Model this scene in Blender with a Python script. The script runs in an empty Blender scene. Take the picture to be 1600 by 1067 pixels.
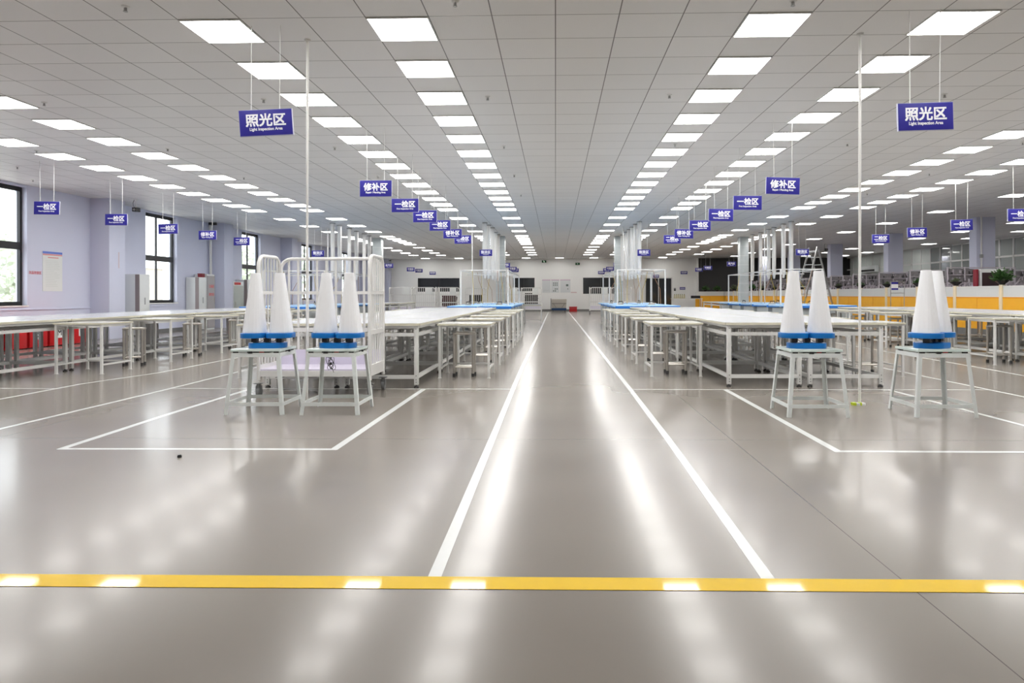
import bpy, bmesh, math, random
from mathutils import Vector, Matrix
random.seed(7)
SC = bpy.context.scene
COL = SC.collection
PI = math.pi

# ------------------------------------------------------------------ camera, world, exposure
HC, CH = 1.165, 3.799                     # lens height, ceiling height
F_PX, VANISH, HORIZON, ROLL = 1075.0, 868.0, 461.0, 0.0025
YAW = math.atan(F_PX / 45000.0)
CX, CY = VANISH - F_PX * math.tan(YAW), HORIZON
FW = Vector((-math.sin(YAW), math.cos(YAW), 0))
RT = Vector((math.cos(YAW), math.sin(YAW), 0)); UP = Vector((0, 0, 1))
RX_ = RT * math.cos(ROLL) - UP * math.sin(ROLL)
UX_ = UP * math.cos(ROLL) + RT * math.sin(ROLL)
cam = bpy.data.cameras.new('camera'); cam_o = bpy.data.objects.new('camera', cam); COL.objects.link(cam_o)
M3 = Matrix((RX_, UX_, -FW)).transposed().to_4x4()
cam_o.matrix_world = Matrix.Translation((0, 0, HC)) @ M3
cam.sensor_fit = 'HORIZONTAL'; cam.sensor_width = 36.0; cam.lens = F_PX * 36.0 / 1600.0
cam.shift_x = (800.0 - CX) / 1600.0
cam.shift_y = (CY - 533.5) / 1600.0
cam.clip_start = 0.05; cam.clip_end = 300
SC.camera = cam_o
W = bpy.data.worlds.new('world'); SC.world = W; W.use_nodes = True
bg = W.node_tree.nodes['Background']; bg.inputs[0].default_value = (0.93, 0.96, 1.0, 1); bg.inputs[1].default_value = 5.0
SC.view_settings.view_transform = 'Standard'; SC.view_settings.look = 'None'
SC.view_settings.gamma = 1.0; SC.view_settings.exposure = 0.0
SC.view_settings.use_curve_mapping = False
PANEL_STRENGTH = 16.5                     # luminance of the ceiling light panels


def proj(p):                               # where a point lands in the 1600 x 1067 frame
    d = Vector(p) - Vector((0, 0, HC)); z = d.dot(FW)
    if z <= 0.05: return (-9999, -9999)
    return (CX + F_PX * d.dot(RX_) / z, CY - F_PX * d.dot(UX_) / z)


# ------------------------------------------------------------------ materials
MATS = {}
def mat(name, col, rough=0.5, metal=0.0, spec=0.5, noise=0.0, nscale=8.0, bump=0.0, bscale=40.0, emit=None, coat=0.0):
    if name in MATS: return MATS[name]
    m = bpy.data.materials.new(name); m.use_nodes = True
    nt = m.node_tree; b = nt.nodes['Principled BSDF']
    b.inputs['Base Color'].default_value = (*col, 1); b.inputs['Roughness'].default_value = rough
    b.inputs['Metallic'].default_value = metal; b.inputs['Specular IOR Level'].default_value = spec
    b.inputs['Coat Weight'].default_value = coat
    if emit:
        b.inputs['Emission Color'].default_value = (*emit[0], 1); b.inputs['Emission Strength'].default_value = emit[1]
    if noise or bump:
        tc = nt.nodes.new('ShaderNodeTexCoord')
    if noise:
        n = nt.nodes.new('ShaderNodeTexNoise'); n.inputs['Scale'].default_value = nscale; n.inputs['Detail'].default_value = 4
        nt.links.new(tc.outputs['Object'], n.inputs['Vector'])
        r = nt.nodes.new('ShaderNodeMapRange'); r.inputs['To Min'].default_value = 1 - noise; r.inputs['To Max'].default_value = 1 + noise
        nt.links.new(n.outputs['Fac'], r.inputs['Value'])
        mx = nt.nodes.new('ShaderNodeVectorMath'); mx.operation = 'SCALE'; mx.inputs[0].default_value = col
        nt.links.new(r.outputs[0], mx.inputs['Scale']); nt.links.new(mx.outputs[0], b.inputs['Base Color'])
    if bump:
        n2 = nt.nodes.new('ShaderNodeTexNoise'); n2.inputs['Scale'].default_value = bscale; n2.inputs['Detail'].default_value = 3
        nt.links.new(tc.outputs['Object'], n2.inputs['Vector'])
        bp = nt.nodes.new('ShaderNodeBump'); bp.inputs['Strength'].default_value = bump; bp.inputs['Distance'].default_value = 0.01
        nt.links.new(n2.outputs['Fac'], bp.inputs['Height']); nt.links.new(bp.outputs[0], b.inputs['Normal'])
    MATS[name] = m; return m

white_metal = mat('white_powder_coat', (0.70, 0.70, 0.685), 0.35)
cart_white = mat('cart_white_paint', (0.74, 0.735, 0.72), 0.33)
mint_paint = mat('pale_mint_paint', (0.76, 0.80, 0.795), 0.35)
top_white = mat('bench_laminate', (0.485, 0.50, 0.53), 0.24, noise=0.02, nscale=3)
top_edge = mat('bench_edge_cream', (0.70, 0.67, 0.54), 0.4)
wing_top = mat('side_table_laminate', (0.52, 0.515, 0.48), 0.25)
steel = mat('stainless_steel', (0.56, 0.53, 0.49), 0.30, metal=1.0, noise=0.05, nscale=20)
steel_dark = mat('galvanised_steel', (0.40, 0.40, 0.39), 0.4, metal=0.8)
black = mat('black_rubber', (0.015, 0.015, 0.016), 0.5)
black_gloss = mat('black_plastic', (0.02, 0.02, 0.022), 0.25)
blue = mat('blue_plastic', (0.003, 0.165, 0.53), 0.28)
glass_slab = mat('frosted_green_glass', (0.70, 0.81, 0.78), 0.12, spec=0.6)
cloth_white = mat('white_light_cloth', (0.87, 0.875, 0.90), 0.6)
sign_blue = mat('sign_blue', (0.030, 0.026, 0.26), 0.45, spec=0.25)
sign_white = mat('sign_white', (0.85, 0.85, 0.9), 0.4)
cord_white = mat('cord_white', (0.72, 0.72, 0.70), 0.5)
tape_white = mat('white_floor_tape', (0.74, 0.76, 0.75), 0.22, noise=0.03, nscale=30)
tape_yellow = mat('yellow_floor_tape', (0.93, 0.60, 0.004), 0.6, spec=0.2, noise=0.03, nscale=30, coat=0.75)
tape_yellow.node_tree.nodes['Principled BSDF'].inputs['Coat Roughness'].default_value = 0.05
wall_lav = mat('lavender_paint', (0.64, 0.66, 0.80), 0.6, bump=0.05)
wall_white = mat('white_wall_paint', (0.90, 0.895, 0.88), 0.6, bump=0.05)
wall_dark = mat('dark_grey_wall', (0.035, 0.033, 0.034), 0.6)
base_grey = mat('grey_skirting', (0.18, 0.18, 0.18), 0.4)
frame_dark = mat('dark_window_aluminium', (0.025, 0.025, 0.027), 0.35, metal=0.3)
duct_white = mat('white_duct_pvc', (0.80, 0.79, 0.77), 0.5, spec=0.3)
wrap = mat('film_wrapped_tile', (0.46, 0.50, 0.51), 0.25, noise=0.15, nscale=4)
pad_blue = mat('blue_ironing_pad', (0.02, 0.18, 0.62), 0.6)
cover_blue = mat('pale_blue_ironing_cover', (0.36, 0.58, 0.86), 0.7)
iron_grey = mat('grey_ironing_base', (0.42, 0.45, 0.46), 0.4)
orange = mat('orange_panel', (0.90, 0.46, 0.02), 0.45, noise=0.05, nscale=6)
orange_trim = mat('orange_trim', (0.80, 0.30, 0.01), 0.4)
panel_grey = mat('pale_grey_panel', (0.62, 0.63, 0.62), 0.35)
post_cream = mat('cream_post', (0.76, 0.66, 0.46), 0.35)
leaf = mat('leaf_green', (0.035, 0.095, 0.02), 0.5, noise=0.3, nscale=20)
leaf_dry = mat('leaf_grey_green', (0.12, 0.15, 0.08), 0.6, noise=0.3, nscale=20)
red = mat('red_plastic', (0.52, 0.006, 0.010), 0.35)
red_dark = mat('dark_red_paint', (0.22, 0.008, 0.02), 0.4)
red_ink = mat('red_ink', (0.62, 0.05, 0.06), 0.5)
paper = mat('paper_white', (0.76, 0.78, 0.77), 0.5)
machine_grey = mat('machine_grey', (0.30, 0.28, 0.29), 0.45, noise=0.3, nscale=12)
machine_dark = mat('machine_dark', (0.06, 0.055, 0.06), 0.45)
machine_lilac = mat('machine_lilac_white', (0.58, 0.53, 0.58), 0.4)
cabinet_white = mat('cabinet_white', (0.72, 0.74, 0.74), 0.35)
brown_strip = mat('brown_grille', (0.30, 0.25, 0.25), 0.5)
cab_green = mat('grey_green_panel', (0.42, 0.45, 0.42), 0.4)
lav_shelf = mat('lavender_shelf_board', (0.66, 0.62, 0.74), 0.35)
grey_plastic = mat('grey_plastic', (0.35, 0.36, 0.37), 0.45)
caster_grey = mat('caster_grey', (0.18, 0.185, 0.19), 0.4)
green_sign = mat('exit_green', (0.01, 0.09, 0.03), 0.4)
wire_brown = mat('copper_brown_wire', (0.33, 0.18, 0.10), 0.5)
wire_yellow = mat('yellow_hose', (0.55, 0.40, 0.06), 0.5)
garment_black = mat('dark_knitwear', (0.02, 0.018, 0.02), 0.9)
garment_red = mat('maroon_knitwear', (0.055, 0.012, 0.014), 0.9)
lime = mat('lime_tape', (0.50, 0.60, 0.02), 0.4)
canvas = mat('beige_canvas', (0.52, 0.48, 0.43), 0.8, noise=0.06)
navy = mat('navy_cloth', (0.02, 0.06, 0.16), 0.8)
pink = mat('pink_ink', (0.55, 0.33, 0.50), 0.5)
bark = mat('bark', (0.3, 0.26, 0.22), 0.8)
tree_leaf = mat('outdoor_leaf', (0.56, 0.60, 0.48), 0.7, noise=0.3, nscale=3)
beige_wall = mat('outdoor_render_beige', (0.62, 0.56, 0.48), 0.8)
ground_m = mat('outdoor_ground', (0.5, 0.48, 0.45), 0.9)
brown_black = mat('dark_brown_board', (0.035, 0.018, 0.02), 0.4)
frosted = mat('frosted_white_panel', (0.62, 0.66, 0.63), 0.35)

def panel_light():
    m = bpy.data.materials.new('light_diffuser'); m.use_nodes = True
    nt = m.node_tree; nt.nodes.clear()
    e = nt.nodes.new('ShaderNodeEmission'); o = nt.nodes.new('ShaderNodeOutputMaterial')
    e.inputs[0].default_value = (1.0, 0.985, 0.955, 1); e.inputs[1].default_value = PANEL_STRENGTH
    nt.links.new(e.outputs[0], o.inputs[0]); return m
diffuser_m = panel_light()

def thin_glass(name, tint, refl):
    m = bpy.data.materials.new(name); m.use_nodes = True
    nt = m.node_tree; nt.nodes.clear()
    o = nt.nodes.new('ShaderNodeOutputMaterial'); t = nt.nodes.new('ShaderNodeBsdfTransparent'); g = nt.nodes.new('ShaderNodeBsdfGlossy')
    t.inputs[0].default_value = (*tint, 1); g.inputs['Roughness'].default_value = 0.03
    f = nt.nodes.new('ShaderNodeLayerWeight'); f.inputs[0].default_value = 0.5
    pw = nt.nodes.new('ShaderNodeMath'); pw.operation = 'POWER'; pw.inputs[1].default_value = 4.0
    a = nt.nodes.new('ShaderNodeMath'); a.operation = 'MULTIPLY_ADD'; a.inputs[1].default_value = 0.9 * refl; a.inputs[2].default_value = 0.05 * refl
    cl = nt.nodes.new('ShaderNodeMath'); cl.operation = 'MINIMUM'; cl.inputs[1].default_value = 0.95
    x = nt.nodes.new('ShaderNodeMixShader')
    nt.links.new(f.outputs['Facing'], pw.inputs[0]); nt.links.new(pw.outputs[0], a.inputs[0]); nt.links.new(a.outputs[0], cl.inputs[0]); nt.links.new(cl.outputs[0], x.inputs[0])
    nt.links.new(t.outputs[0], x.inputs[1]); nt.links.new(g.outputs[0], x.inputs[2]); nt.links.new(x.outputs[0], o.inputs[0])
    return m
win_glass = thin_glass('window_glass', (0.96, 0.98, 0.98), 1.0)
hall_glass = mat('partition_glass', (0.32, 0.345, 0.335), 0.05, spec=0.9)
door_glass = mat('dark_door_glass', (0.03, 0.032, 0.035), 0.06, spec=0.6)

def line_nodes(nt, coord, pitch, offset, width):
    """1 on thin lines spaced by pitch along one object axis"""
    a = nt.nodes.new('ShaderNodeMath'); a.operation = 'SUBTRACT'; a.inputs[1].default_value = offset
    nt.links.new(coord, a.inputs[0])
    p = nt.nodes.new('ShaderNodeMath'); p.operation = 'PINGPONG'; p.inputs[1].default_value = pitch / 2
    nt.links.new(a.outputs[0], p.inputs[0])
    l = nt.nodes.new('ShaderNodeMath'); l.operation = 'LESS_THAN'; l.inputs[1].default_value = width / 2
    nt.links.new(p.outputs[0], l.inputs[0]); return l.outputs[0]

def ceiling_material():
    m = bpy.data.materials.new('ceiling_tiles'); m.use_nodes = True
    nt = m.node_tree; b = nt.nodes['Principled BSDF']; b.inputs['Roughness'].default_value = 0.45; b.inputs['Specular IOR Level'].default_value = 0.4
    tc = nt.nodes.new('ShaderNodeTexCoord'); s = nt.nodes.new('ShaderNodeSeparateXYZ'); nt.links.new(tc.outputs['Object'], s.inputs[0])
    lx = line_nodes(nt, s.outputs[0], 0.6, 0.006, 0.011)
    ly = line_nodes(nt, s.outputs[1], 0.5949, 6.468, 0.010)
    n = nt.nodes.new('ShaderNodeTexNoise'); n.inputs['Scale'].default_value = 1.3; nt.links.new(tc.outputs['Object'], n.inputs['Vector'])
    # each panel a slightly different white
    v = nt.nodes.new('ShaderNodeTexWhiteNoise'); fl = nt.nodes.new('ShaderNodeVectorMath'); fl.operation = 'FLOOR'
    sc = nt.nodes.new('ShaderNodeVectorMath'); sc.operation = 'MULTIPLY_ADD'; sc.inputs[1].default_value = (1 / 0.6, 1 / 0.5949, 0); sc.inputs[2].default_value = (-0.01, -10.872, 0)
    nt.links.new(tc.outputs['Object'], sc.inputs[0]); nt.links.new(sc.outputs[0], fl.inputs[0]); nt.links.new(fl.outputs[0], v.inputs['Vector'])
    r = nt.nodes.new('ShaderNodeMapRange'); r.inputs['To Min'].default_value = 0.755; r.inputs['To Max'].default_value = 0.79
    nt.links.new(v.outputs['Value'], r.inputs['Value'])
    c = nt.nodes.new('ShaderNodeVectorMath'); c.operation = 'SCALE'; c.inputs[0].default_value = (1.0, 0.995, 0.985); nt.links.new(r.outputs[0], c.inputs['Scale'])
    m1 = nt.nodes.new('ShaderNodeMixRGB'); m1.inputs[2].default_value = (0.24, 0.235, 0.23, 1); nt.links.new(ly, m1.inputs[0]); nt.links.new(c.outputs[0], m1.inputs[1])
    m2 = nt.nodes.new('ShaderNodeMixRGB'); m2.inputs[2].default_value = (0.16, 0.155, 0.15, 1); nt.links.new(lx, m2.inputs[0]); nt.links.new(m1.outputs[0], m2.inputs[1])
    nt.links.new(m2.outputs[0], b.inputs['Base Color'])
    # fine ribbing of the panels
    w = nt.nodes.new('ShaderNodeTexWave'); w.inputs['Scale'].default_value = 14; nt.links.new(tc.outputs['Object'], w.inputs['Vector'])
    bp = nt.nodes.new('ShaderNodeBump'); bp.inputs['Strength'].default_value = 0.04; bp.inputs['Distance'].default_value = 0.004
    nt.links.new(w.outputs['Fac'], bp.inputs['Height']); nt.links.new(bp.outputs[0], b.inputs['Normal'])
    return m

def floor_material():
    m = bpy.data.materials.new('polished_concrete'); m.use_nodes = True
    nt = m.node_tree; b = nt.nodes['Principled BSDF']
    tc = nt.nodes.new('ShaderNodeTexCoord'); s = nt.nodes.new('ShaderNodeSeparateXYZ'); nt.links.new(tc.outputs['Object'], s.inputs[0])
    def noise(scale, detail, vec=None):
        n = nt.nodes.new('ShaderNodeTexNoise'); n.inputs['Scale'].default_value = scale; n.inputs['Detail'].default_value = detail
        nt.links.new(vec or tc.outputs['Object'], n.inputs['Vector']); return n.outputs['Fac']
    ramp = nt.nodes.new('ShaderNodeValToRGB')
    ramp.color_ramp.interpolation = 'EASE'; ramp.color_ramp.elements[0].position = 0.2; ramp.color_ramp.elements[0].color = (0.228, 0.201, 0.176, 1)
    ramp.color_ramp.elements[1].position = 0.8; ramp.color_ramp.elements[1].color = (0.282, 0.254, 0.225, 1)
    mixn = nt.nodes.new('ShaderNodeMath'); mixn.operation = 'MULTIPLY_ADD'; mixn.inputs[1].default_value = 0.5
    h = nt.nodes.new('ShaderNodeMath'); h.operation = 'MULTIPLY'; h.inputs[1].default_value = 0.5
    nt.links.new(noise(0.25, 1), mixn.inputs[0]); nt.links.new(noise(0.9, 1), h.inputs[0]); nt.links.new(h.outputs[0], mixn.inputs[2])
    nt.links.new(mixn.outputs[0], ramp.inputs[0])
    jx = line_nodes(nt, s.outputs[0], 6.0, 1.41, 0.005)
    jy = line_nodes(nt, s.outputs[1], 6.0, 5.555, 0.006)
    mxl = nt.nodes.new('ShaderNodeMath'); mxl.operation = 'MAXIMUM'; nt.links.new(jx, mxl.inputs[0]); nt.links.new(jy, mxl.inputs[1])
    mm = nt.nodes.new('ShaderNodeMixRGB'); mm.inputs[2].default_value = (0.10, 0.085, 0.075, 1); nt.links.new(mxl.outputs[0], mm.inputs[0]); nt.links.new(ramp.outputs[0], mm.inputs[1])
    nt.links.new(mm.outputs[0], b.inputs['Base Color'])
    rr = nt.nodes.new('ShaderNodeMapRange'); rr.inputs['From Min'].default_value = 0.1; rr.inputs['From Max'].default_value = 0.9
    rr.inputs['To Min'].default_value = 0.20; rr.inputs['To Max'].default_value = 0.225
    nt.links.new(noise(0.8, 1), rr.inputs['Value']); nt.links.new(rr.outputs[0], b.inputs['Roughness'])
    b.inputs['Specular IOR Level'].default_value = 0.37
    # a thin sealer coat, a little shinier in some places
    cw = nt.nodes.new('ShaderNodeMapRange'); cw.inputs['From Min'].default_value = 0.0; cw.inputs['From Max'].default_value = 1.0
    cw.inputs['To Min'].default_value = 0.085; cw.inputs['To Max'].default_value = 0.095
    nt.links.new(noise(0.5, 1), cw.inputs['Value']); nt.links.new(cw.outputs[0], b.inputs['Coat Weight'])
    b.inputs['Coat Roughness'].default_value = 0.08; b.inputs['Coat IOR'].default_value = 1.45
    return m


# ------------------------------------------------------------------ mesh builder
class MB:
    def __init__(s): s.v = []; s.f = []; s.m = []; s.mi = 0
    def mat(s, i): s.mi = i; return s
    def _add(s, vs, fs):
        o = len(s.v); s.v += [tuple(v) for v in vs]
        for f in fs: s.f.append([i + o for i in f]); s.m.append(s.mi)
        return s
    def box(s, x0, x1, y0, y1, z0, z1):
        v = [(x, y, z) for z in (z0, z1) for y in (y0, y1) for x in (x0, x1)]
        return s._add(v, [(0, 2, 3, 1), (4, 5, 7, 6), (0, 1, 5, 4), (2, 6, 7, 3), (0, 4, 6, 2), (1, 3, 7, 5)])
    def quad(s, a, b, c, d): return s._add([a, b, c, d], [(0, 1, 2, 3)])
    def bar(s, p, q, w, h, up=(0, 0, 1)):
        p = Vector(p); q = Vector(q); d = (q - p).normalized(); u = Vector(up)
        if abs(d.dot(u)) > 0.99: u = Vector((0, 1, 0))
        r = d.cross(u).normalized(); u = r.cross(d).normalized()
        v = [e + r * (w / 2 * a) + u * (h / 2 * b) for e in (p, q) for a, b in ((-1, -1), (1, -1), (1, 1), (-1, 1))]
        return s._add(v, [(3, 2, 1, 0), (4, 5, 6, 7), (0, 1, 5, 4), (1, 2, 6, 5), (2, 3, 7, 6), (3, 0, 4, 7)])
    def cyl(s, p, q, r, n=12, r2=None):
        p = Vector(p); q = Vector(q); d = (q - p).normalized(); r2 = r if r2 is None else r2
        u = Vector((1, 0, 0)) if abs(d.x) < 0.9 else Vector((0, 1, 0))
        a = d.cross(u).normalized(); b = d.cross(a)
        v = []
        for e, rr in ((p, r), (q, r2)):
            for i in range(n):
                t = 2 * PI * i / n; v.append(e + a * (rr * math.cos(t)) + b * (rr * math.sin(t)))
        f = [(i, i + n, (i + 1) % n + n, (i + 1) % n) for i in range(n)]
        f += [tuple(range(n)), tuple(range(2 * n - 1, n - 1, -1))]
        return s._add(v, f)
    def tube(s, path, r, n=10, closed=False):
        P = [Vector(p) for p in path]; m = len(P); v = []; prev = None
        for i, p in enumerate(P):
            if closed: d = (P[(i + 1) % m] - P[i - 1])
            else: d = (P[min(i + 1, m - 1)] - P[max(i - 1, 0)])
            d.normalize()
            if prev is None:
                u = Vector((0, 0, 1)) if abs(d.z) < 0.9 else Vector((1, 0, 0)); a = d.cross(u).normalized()
            else:
                a = (prev - d * prev.dot(d)).normalized()
            prev = a; b = d.cross(a)
            for k in range(n):
                t = 2 * PI * k / n; v.append(p + a * (r * math.cos(t)) + b * (r * math.sin(t)))
        f = []
        for i in range(m if closed else m - 1):
            j = (i + 1) % m
            for k in range(n): f.append((i * n + k, i * n + (k + 1) % n, j * n + (k + 1) % n, j * n + k))
        if not closed: f += [tuple(range(n - 1, -1, -1)), tuple(range((m - 1) * n, m * n))]
        return s._add(v, f)
    def loft(s, rings, cap=True):
        n = len(rings[0]); v = [p for r in rings for p in r]; f = []
        for i in range(len(rings) - 1):
            for k in range(n): f.append((i * n + k, i * n + (k + 1) % n, (i + 1) * n + (k + 1) % n, (i + 1) * n + k))
        if cap: f += [tuple(range(n - 1, -1, -1)), tuple(range((len(rings) - 1) * n, len(rings) * n))]
        return s._add(v, f)
    def lathe(s, prof, n=20, c=(0, 0, 0)):
        return s.loft([[(c[0] + r * math.cos(2 * PI * k / n), c[1] + r * math.sin(2 * PI * k / n), c[2] + z) for k in range(n)] for r, z in prof])
    def rrect(s, x0, x1, y0, y1, z0, z1, r, n=5):
        ring = []
        for cx, cy, a0 in ((x1 - r, y1 - r, 0), (x0 + r, y1 - r, PI / 2), (x0 + r, y0 + r, PI), (x1 - r, y0 + r, 1.5 * PI)):
            for i in range(n + 1):
                t = a0 + PI / 2 * i / n; ring.append((cx + r * math.cos(t), cy + r * math.sin(t)))
        return s.loft([[(x, y, z0) for x, y in ring], [(x, y, z1) for x, y in ring]])
    def mesh(s, name, mats, bevel=0.0, smooth=False, xf=None):
        me = bpy.data.meshes.new(name)
        vs = [xf @ Vector(v) for v in s.v] if xf else s.v
        me.from_pydata([tuple(v) for v in vs], [], s.f)
        for x in (mats if isinstance(mats, (list, tuple)) else [mats]): me.materials.append(x)
        for p, i in zip(me.polygons, s.m): p.material_index = i
        bm = bmesh.new(); bm.from_mesh(me)
        bmesh.ops.recalc_face_normals(bm, faces=bm.faces)
        if bevel: bmesh.ops.bevel(bm, geom=[e for e in bm.edges], offset=bevel, segments=2, affect='EDGES', profile=0.5, clamp_overlap=True)
        bm.to_mesh(me); bm.free()
        if smooth or bevel:
            for p in me.polygons: p.use_smooth = True
            me.set_sharp_from_angle(angle=math.radians(38))
        return me
    def build(s, name, mats, parent=None, bevel=0.0, smooth=False, loc=None, rot=None, xf=None):
        o = bpy.data.objects.new(name, s.mesh(name, mats, bevel, smooth, xf)); COL.objects.link(o)
        if parent: o.parent = parent
        if loc: o.location = loc
        if rot: o.rotation_euler = rot
        return o

def tag(o, label, cat, group=None, kind=None):
    o['label'] = label; o['category'] = cat
    if group: o['group'] = group
    if kind: o['kind'] = kind
    return o
def thing(name, label, cat, loc=(0, 0, 0), rz=0.0, group=None, rot=None):
    o = bpy.data.objects.new(name, None); COL.objects.link(o); o.empty_display_size = 0.1
    o.location = loc; o.rotation_euler = rot or (0, 0, rz)
    return tag(o, label, cat, group)
def struct(o):
    o['kind'] = 'structure'; return o
def part(o, label): o['label'] = label; return o
def dup(root, label, loc, rz=None, group=None, rot=None):
    r = root.copy(); COL.objects.link(r); r.location = loc; r['label'] = label
    if rz is not None: r.rotation_euler = (0, 0, rz)
    if rot is not None: r.rotation_euler = rot
    if group: r['group'] = group
    for ch in list(root.children):
        c = ch.copy(); COL.objects.link(c); c.parent = r
        for g in list(ch.children):
            d = g.copy(); COL.objects.link(d); d.parent = c
    return r
class Maker:
    """the first call places the prototype itself, every later one a copy of it"""
    def __init__(s, fn): s.fn = fn; s.root = None
    def __call__(s, label, loc, rz=0.0, group=None, rot=None):
        if s.root is None:
            s.root = s.fn(); s.root.location = loc; s.root.rotation_euler = rot or (0, 0, rz); s.root['label'] = label
            if group: s.root['group'] = group
            return s.root
        return dup(s.root, label, loc, rz, group, rot)
ORD = ['first', 'second', 'third', 'fourth', 'fifth', 'sixth', 'seventh', 'eighth', 'ninth', 'tenth', 'eleventh', 'twelfth', 'thirteenth',
       'fourteenth', 'fifteenth', 'sixteenth', 'seventeenth', 'eighteenth', 'nineteenth', 'twentieth']
def nth(i):
    return ORD[i] if i < 20 else ('twenty-' + ORD[i - 20] if i < 29 else 'thirtieth')

TEXT_CACHE = {}
def text_mesh(body, width, bold, m, size=None):
    """lettering that stands up and faces -Y; its strokes are thickened by shifted copies of the outline"""
    key = (body, width, bold, m.name, size)
    if key in TEXT_CACHE: return TEXT_CACHE[key]
    cu = bpy.data.curves.new('lettering', 'FONT'); cu.body = body; cu.size = 1.0; cu.resolution_u = 3
    o = bpy.data.objects.new('lettering', cu); COL.objects.link(o)
    dg = bpy.context.evaluated_depsgraph_get(); me = bpy.data.meshes.new_from_object(o.evaluated_get(dg))
    bpy.data.objects.remove(o); bpy.data.curves.remove(cu)
    X = [v.co.x for v in me.vertices]; Y = [v.co.y for v in me.vertices]
    mx, my = (min(X) + max(X)) / 2, (min(Y) + max(Y)) / 2
    k = width / (max(X) - min(X)); ky = size if size else k
    vs = []; fs = []; n = len(me.vertices)
    sh = [(0, 0)] if not bold else [(a * bold, b * bold) for a in (-1, 0, 1) for b in (-1, 0, 1)]
    for q, (a, b) in enumerate(sh):
        vs += [((v.co.x - mx) * k + a, -.00004 * q, (v.co.y - my) * ky + b) for v in me.vertices]
        fs += [[i + q * n for i in p.vertices] for p in me.polygons]
    out = bpy.data.meshes.new('lettering'); out.from_pydata(vs, [], fs); out.materials.append(m)
    bpy.data.meshes.remove(me)
    TEXT_CACHE[key] = out; return out
def text(name, body, width, m, parent, loc, bold=0.0, rz=0.0, size=None):
    o = bpy.data.objects.new(name, text_mesh(body, width, bold, m, size)); COL.objects.link(o)
    if parent: o.parent = parent
    o.location = loc; o.rotation_euler = (0, 0, rz); return o

# ------------------------------------------------------------------ the room shell
XL, YB, YF, XR = -12.51, 50.0, -2.6, 27.0
struct(MB().box(-12.9, XR, YF, YB + 0.3, -0.12, 0).build('floor', floor_material()))
struct(MB().box(-12.9, XR, YF, YB + 0.3, CH, CH + 0.1).build('ceiling', ceiling_material()))
WIN = [(14.27 + 6.45 * k, 16.0 + 6.45 * k) for k in range(6)]
ZW0, ZW1 = 0.95, 3.745
wl = MB(); y = YF
for a, b in WIN:
    wl.box(XL - 0.28, XL, y, a, 0, CH); wl.box(XL - 0.28, XL, a, b, 0, ZW0); wl.box(XL - 0.28, XL, a, b, ZW1, CH); y = b
wl.box(XL - 0.28, XL, y, YB, 0, CH)
struct(wl.build('wall_left', wall_lav))
for k in range(6):                                            # pillars standing out of the left wall, one per window bay
    yp = 18.2 + 6.42 * k
    if yp > 48: yp = 49.3
    struct(MB().box(XL - 0.01, XL + 0.53, yp, yp + 0.68, 0, CH).build('wall_pillar', wall_lav, bevel=0.006))
struct(MB().box(XL, XL + 0.025, YF, YB, 0.84, 0.865).build('trim_1', wall_lav))
struct(MB().box(XL, XL + 0.015, YF, YB, 0, 0.12).build('baseboard_left', base_grey))
# windows: dark frame, mullion, heavy transom, two panes above and two below
for k, (a, b) in enumerate(WIN):
    x = XL - 0.15; f = 0.07
    w = MB()
    w.box(x - .04, x + .03, a, a + f, ZW0, ZW1); w.box(x - .04, x + .03, b - f, b, ZW0, ZW1)
    w.box(x - .04, x + .03, a + f, b - f, ZW0, ZW0 + .09); w.box(x - .04, x + .03, a + f, b - f, ZW1 - .10, ZW1)
    root = struct(w.build('window_%d' % (k + 1), frame_dark))
    ym = a + 0.80
    MB().box(x - .035, x + .035, a + f, b - f, 2.27, 2.44).build('transom', frame_dark, root)
    MB().box(x - .03, x + .02, ym - .025, ym + .025, ZW0 + .09, 2.27).box(x - .03, x + .02, ym - .025, ym + .025, 2.44, ZW1 - .1).build('mullion', frame_dark, root)
    for (y0, y1, z0, z1) in ((a + f, ym, ZW0 + .09, 2.27), (ym, b - f, ZW0 + .09, 2.27), (a + f, ym, 2.44, ZW1 - .1), (ym, b - f, 2.44, ZW1 - .1)):
        MB().box(x - .008, x - .002, y0, y1, z0, z1).build('pane', win_glass, root)
    struct(MB().box(XL - .28, XL + .03, a - .02, b + .02, ZW0 - .03, ZW0).build('trim_%d' % (k + 2), wall_white))
# back wall with two hatches and a sliding door
HATCH = [(-10.05, -7.0, 1.43, 2.42), (-3.1, -1.52, 1.45, 2.42), (2.0, 4.6, 1.25, 2.42)]
DOOR = (6.45, 8.45, 2.42)
XD = 10.32
cuts = sorted([(h[0], h[1], h[2], h[3]) for h in HATCH] + [(DOOR[0], DOOR[1], 0, DOOR[2])])
wb = MB(); x = XL - 0.28
for x0, x1, z0, z1 in cuts:
    wb.box(x, x0, YB, YB + .25, 0, CH)
    if z0 > 0: wb.box(x0, x1, YB, YB + .25, 0, z0)
    wb.box(x0, x1, YB, YB + .25, z1, CH); x = x1
wb.box(x, XD, YB, YB + .25, 0, CH)
struct(wb.build('wall_back', wall_white))
struct(MB().box(XL, DOOR[0], YB - .015, YB, 0, .13).box(DOOR[1], XD, YB - .015, YB, 0, .13).build('baseboard_back', base_grey))
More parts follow.
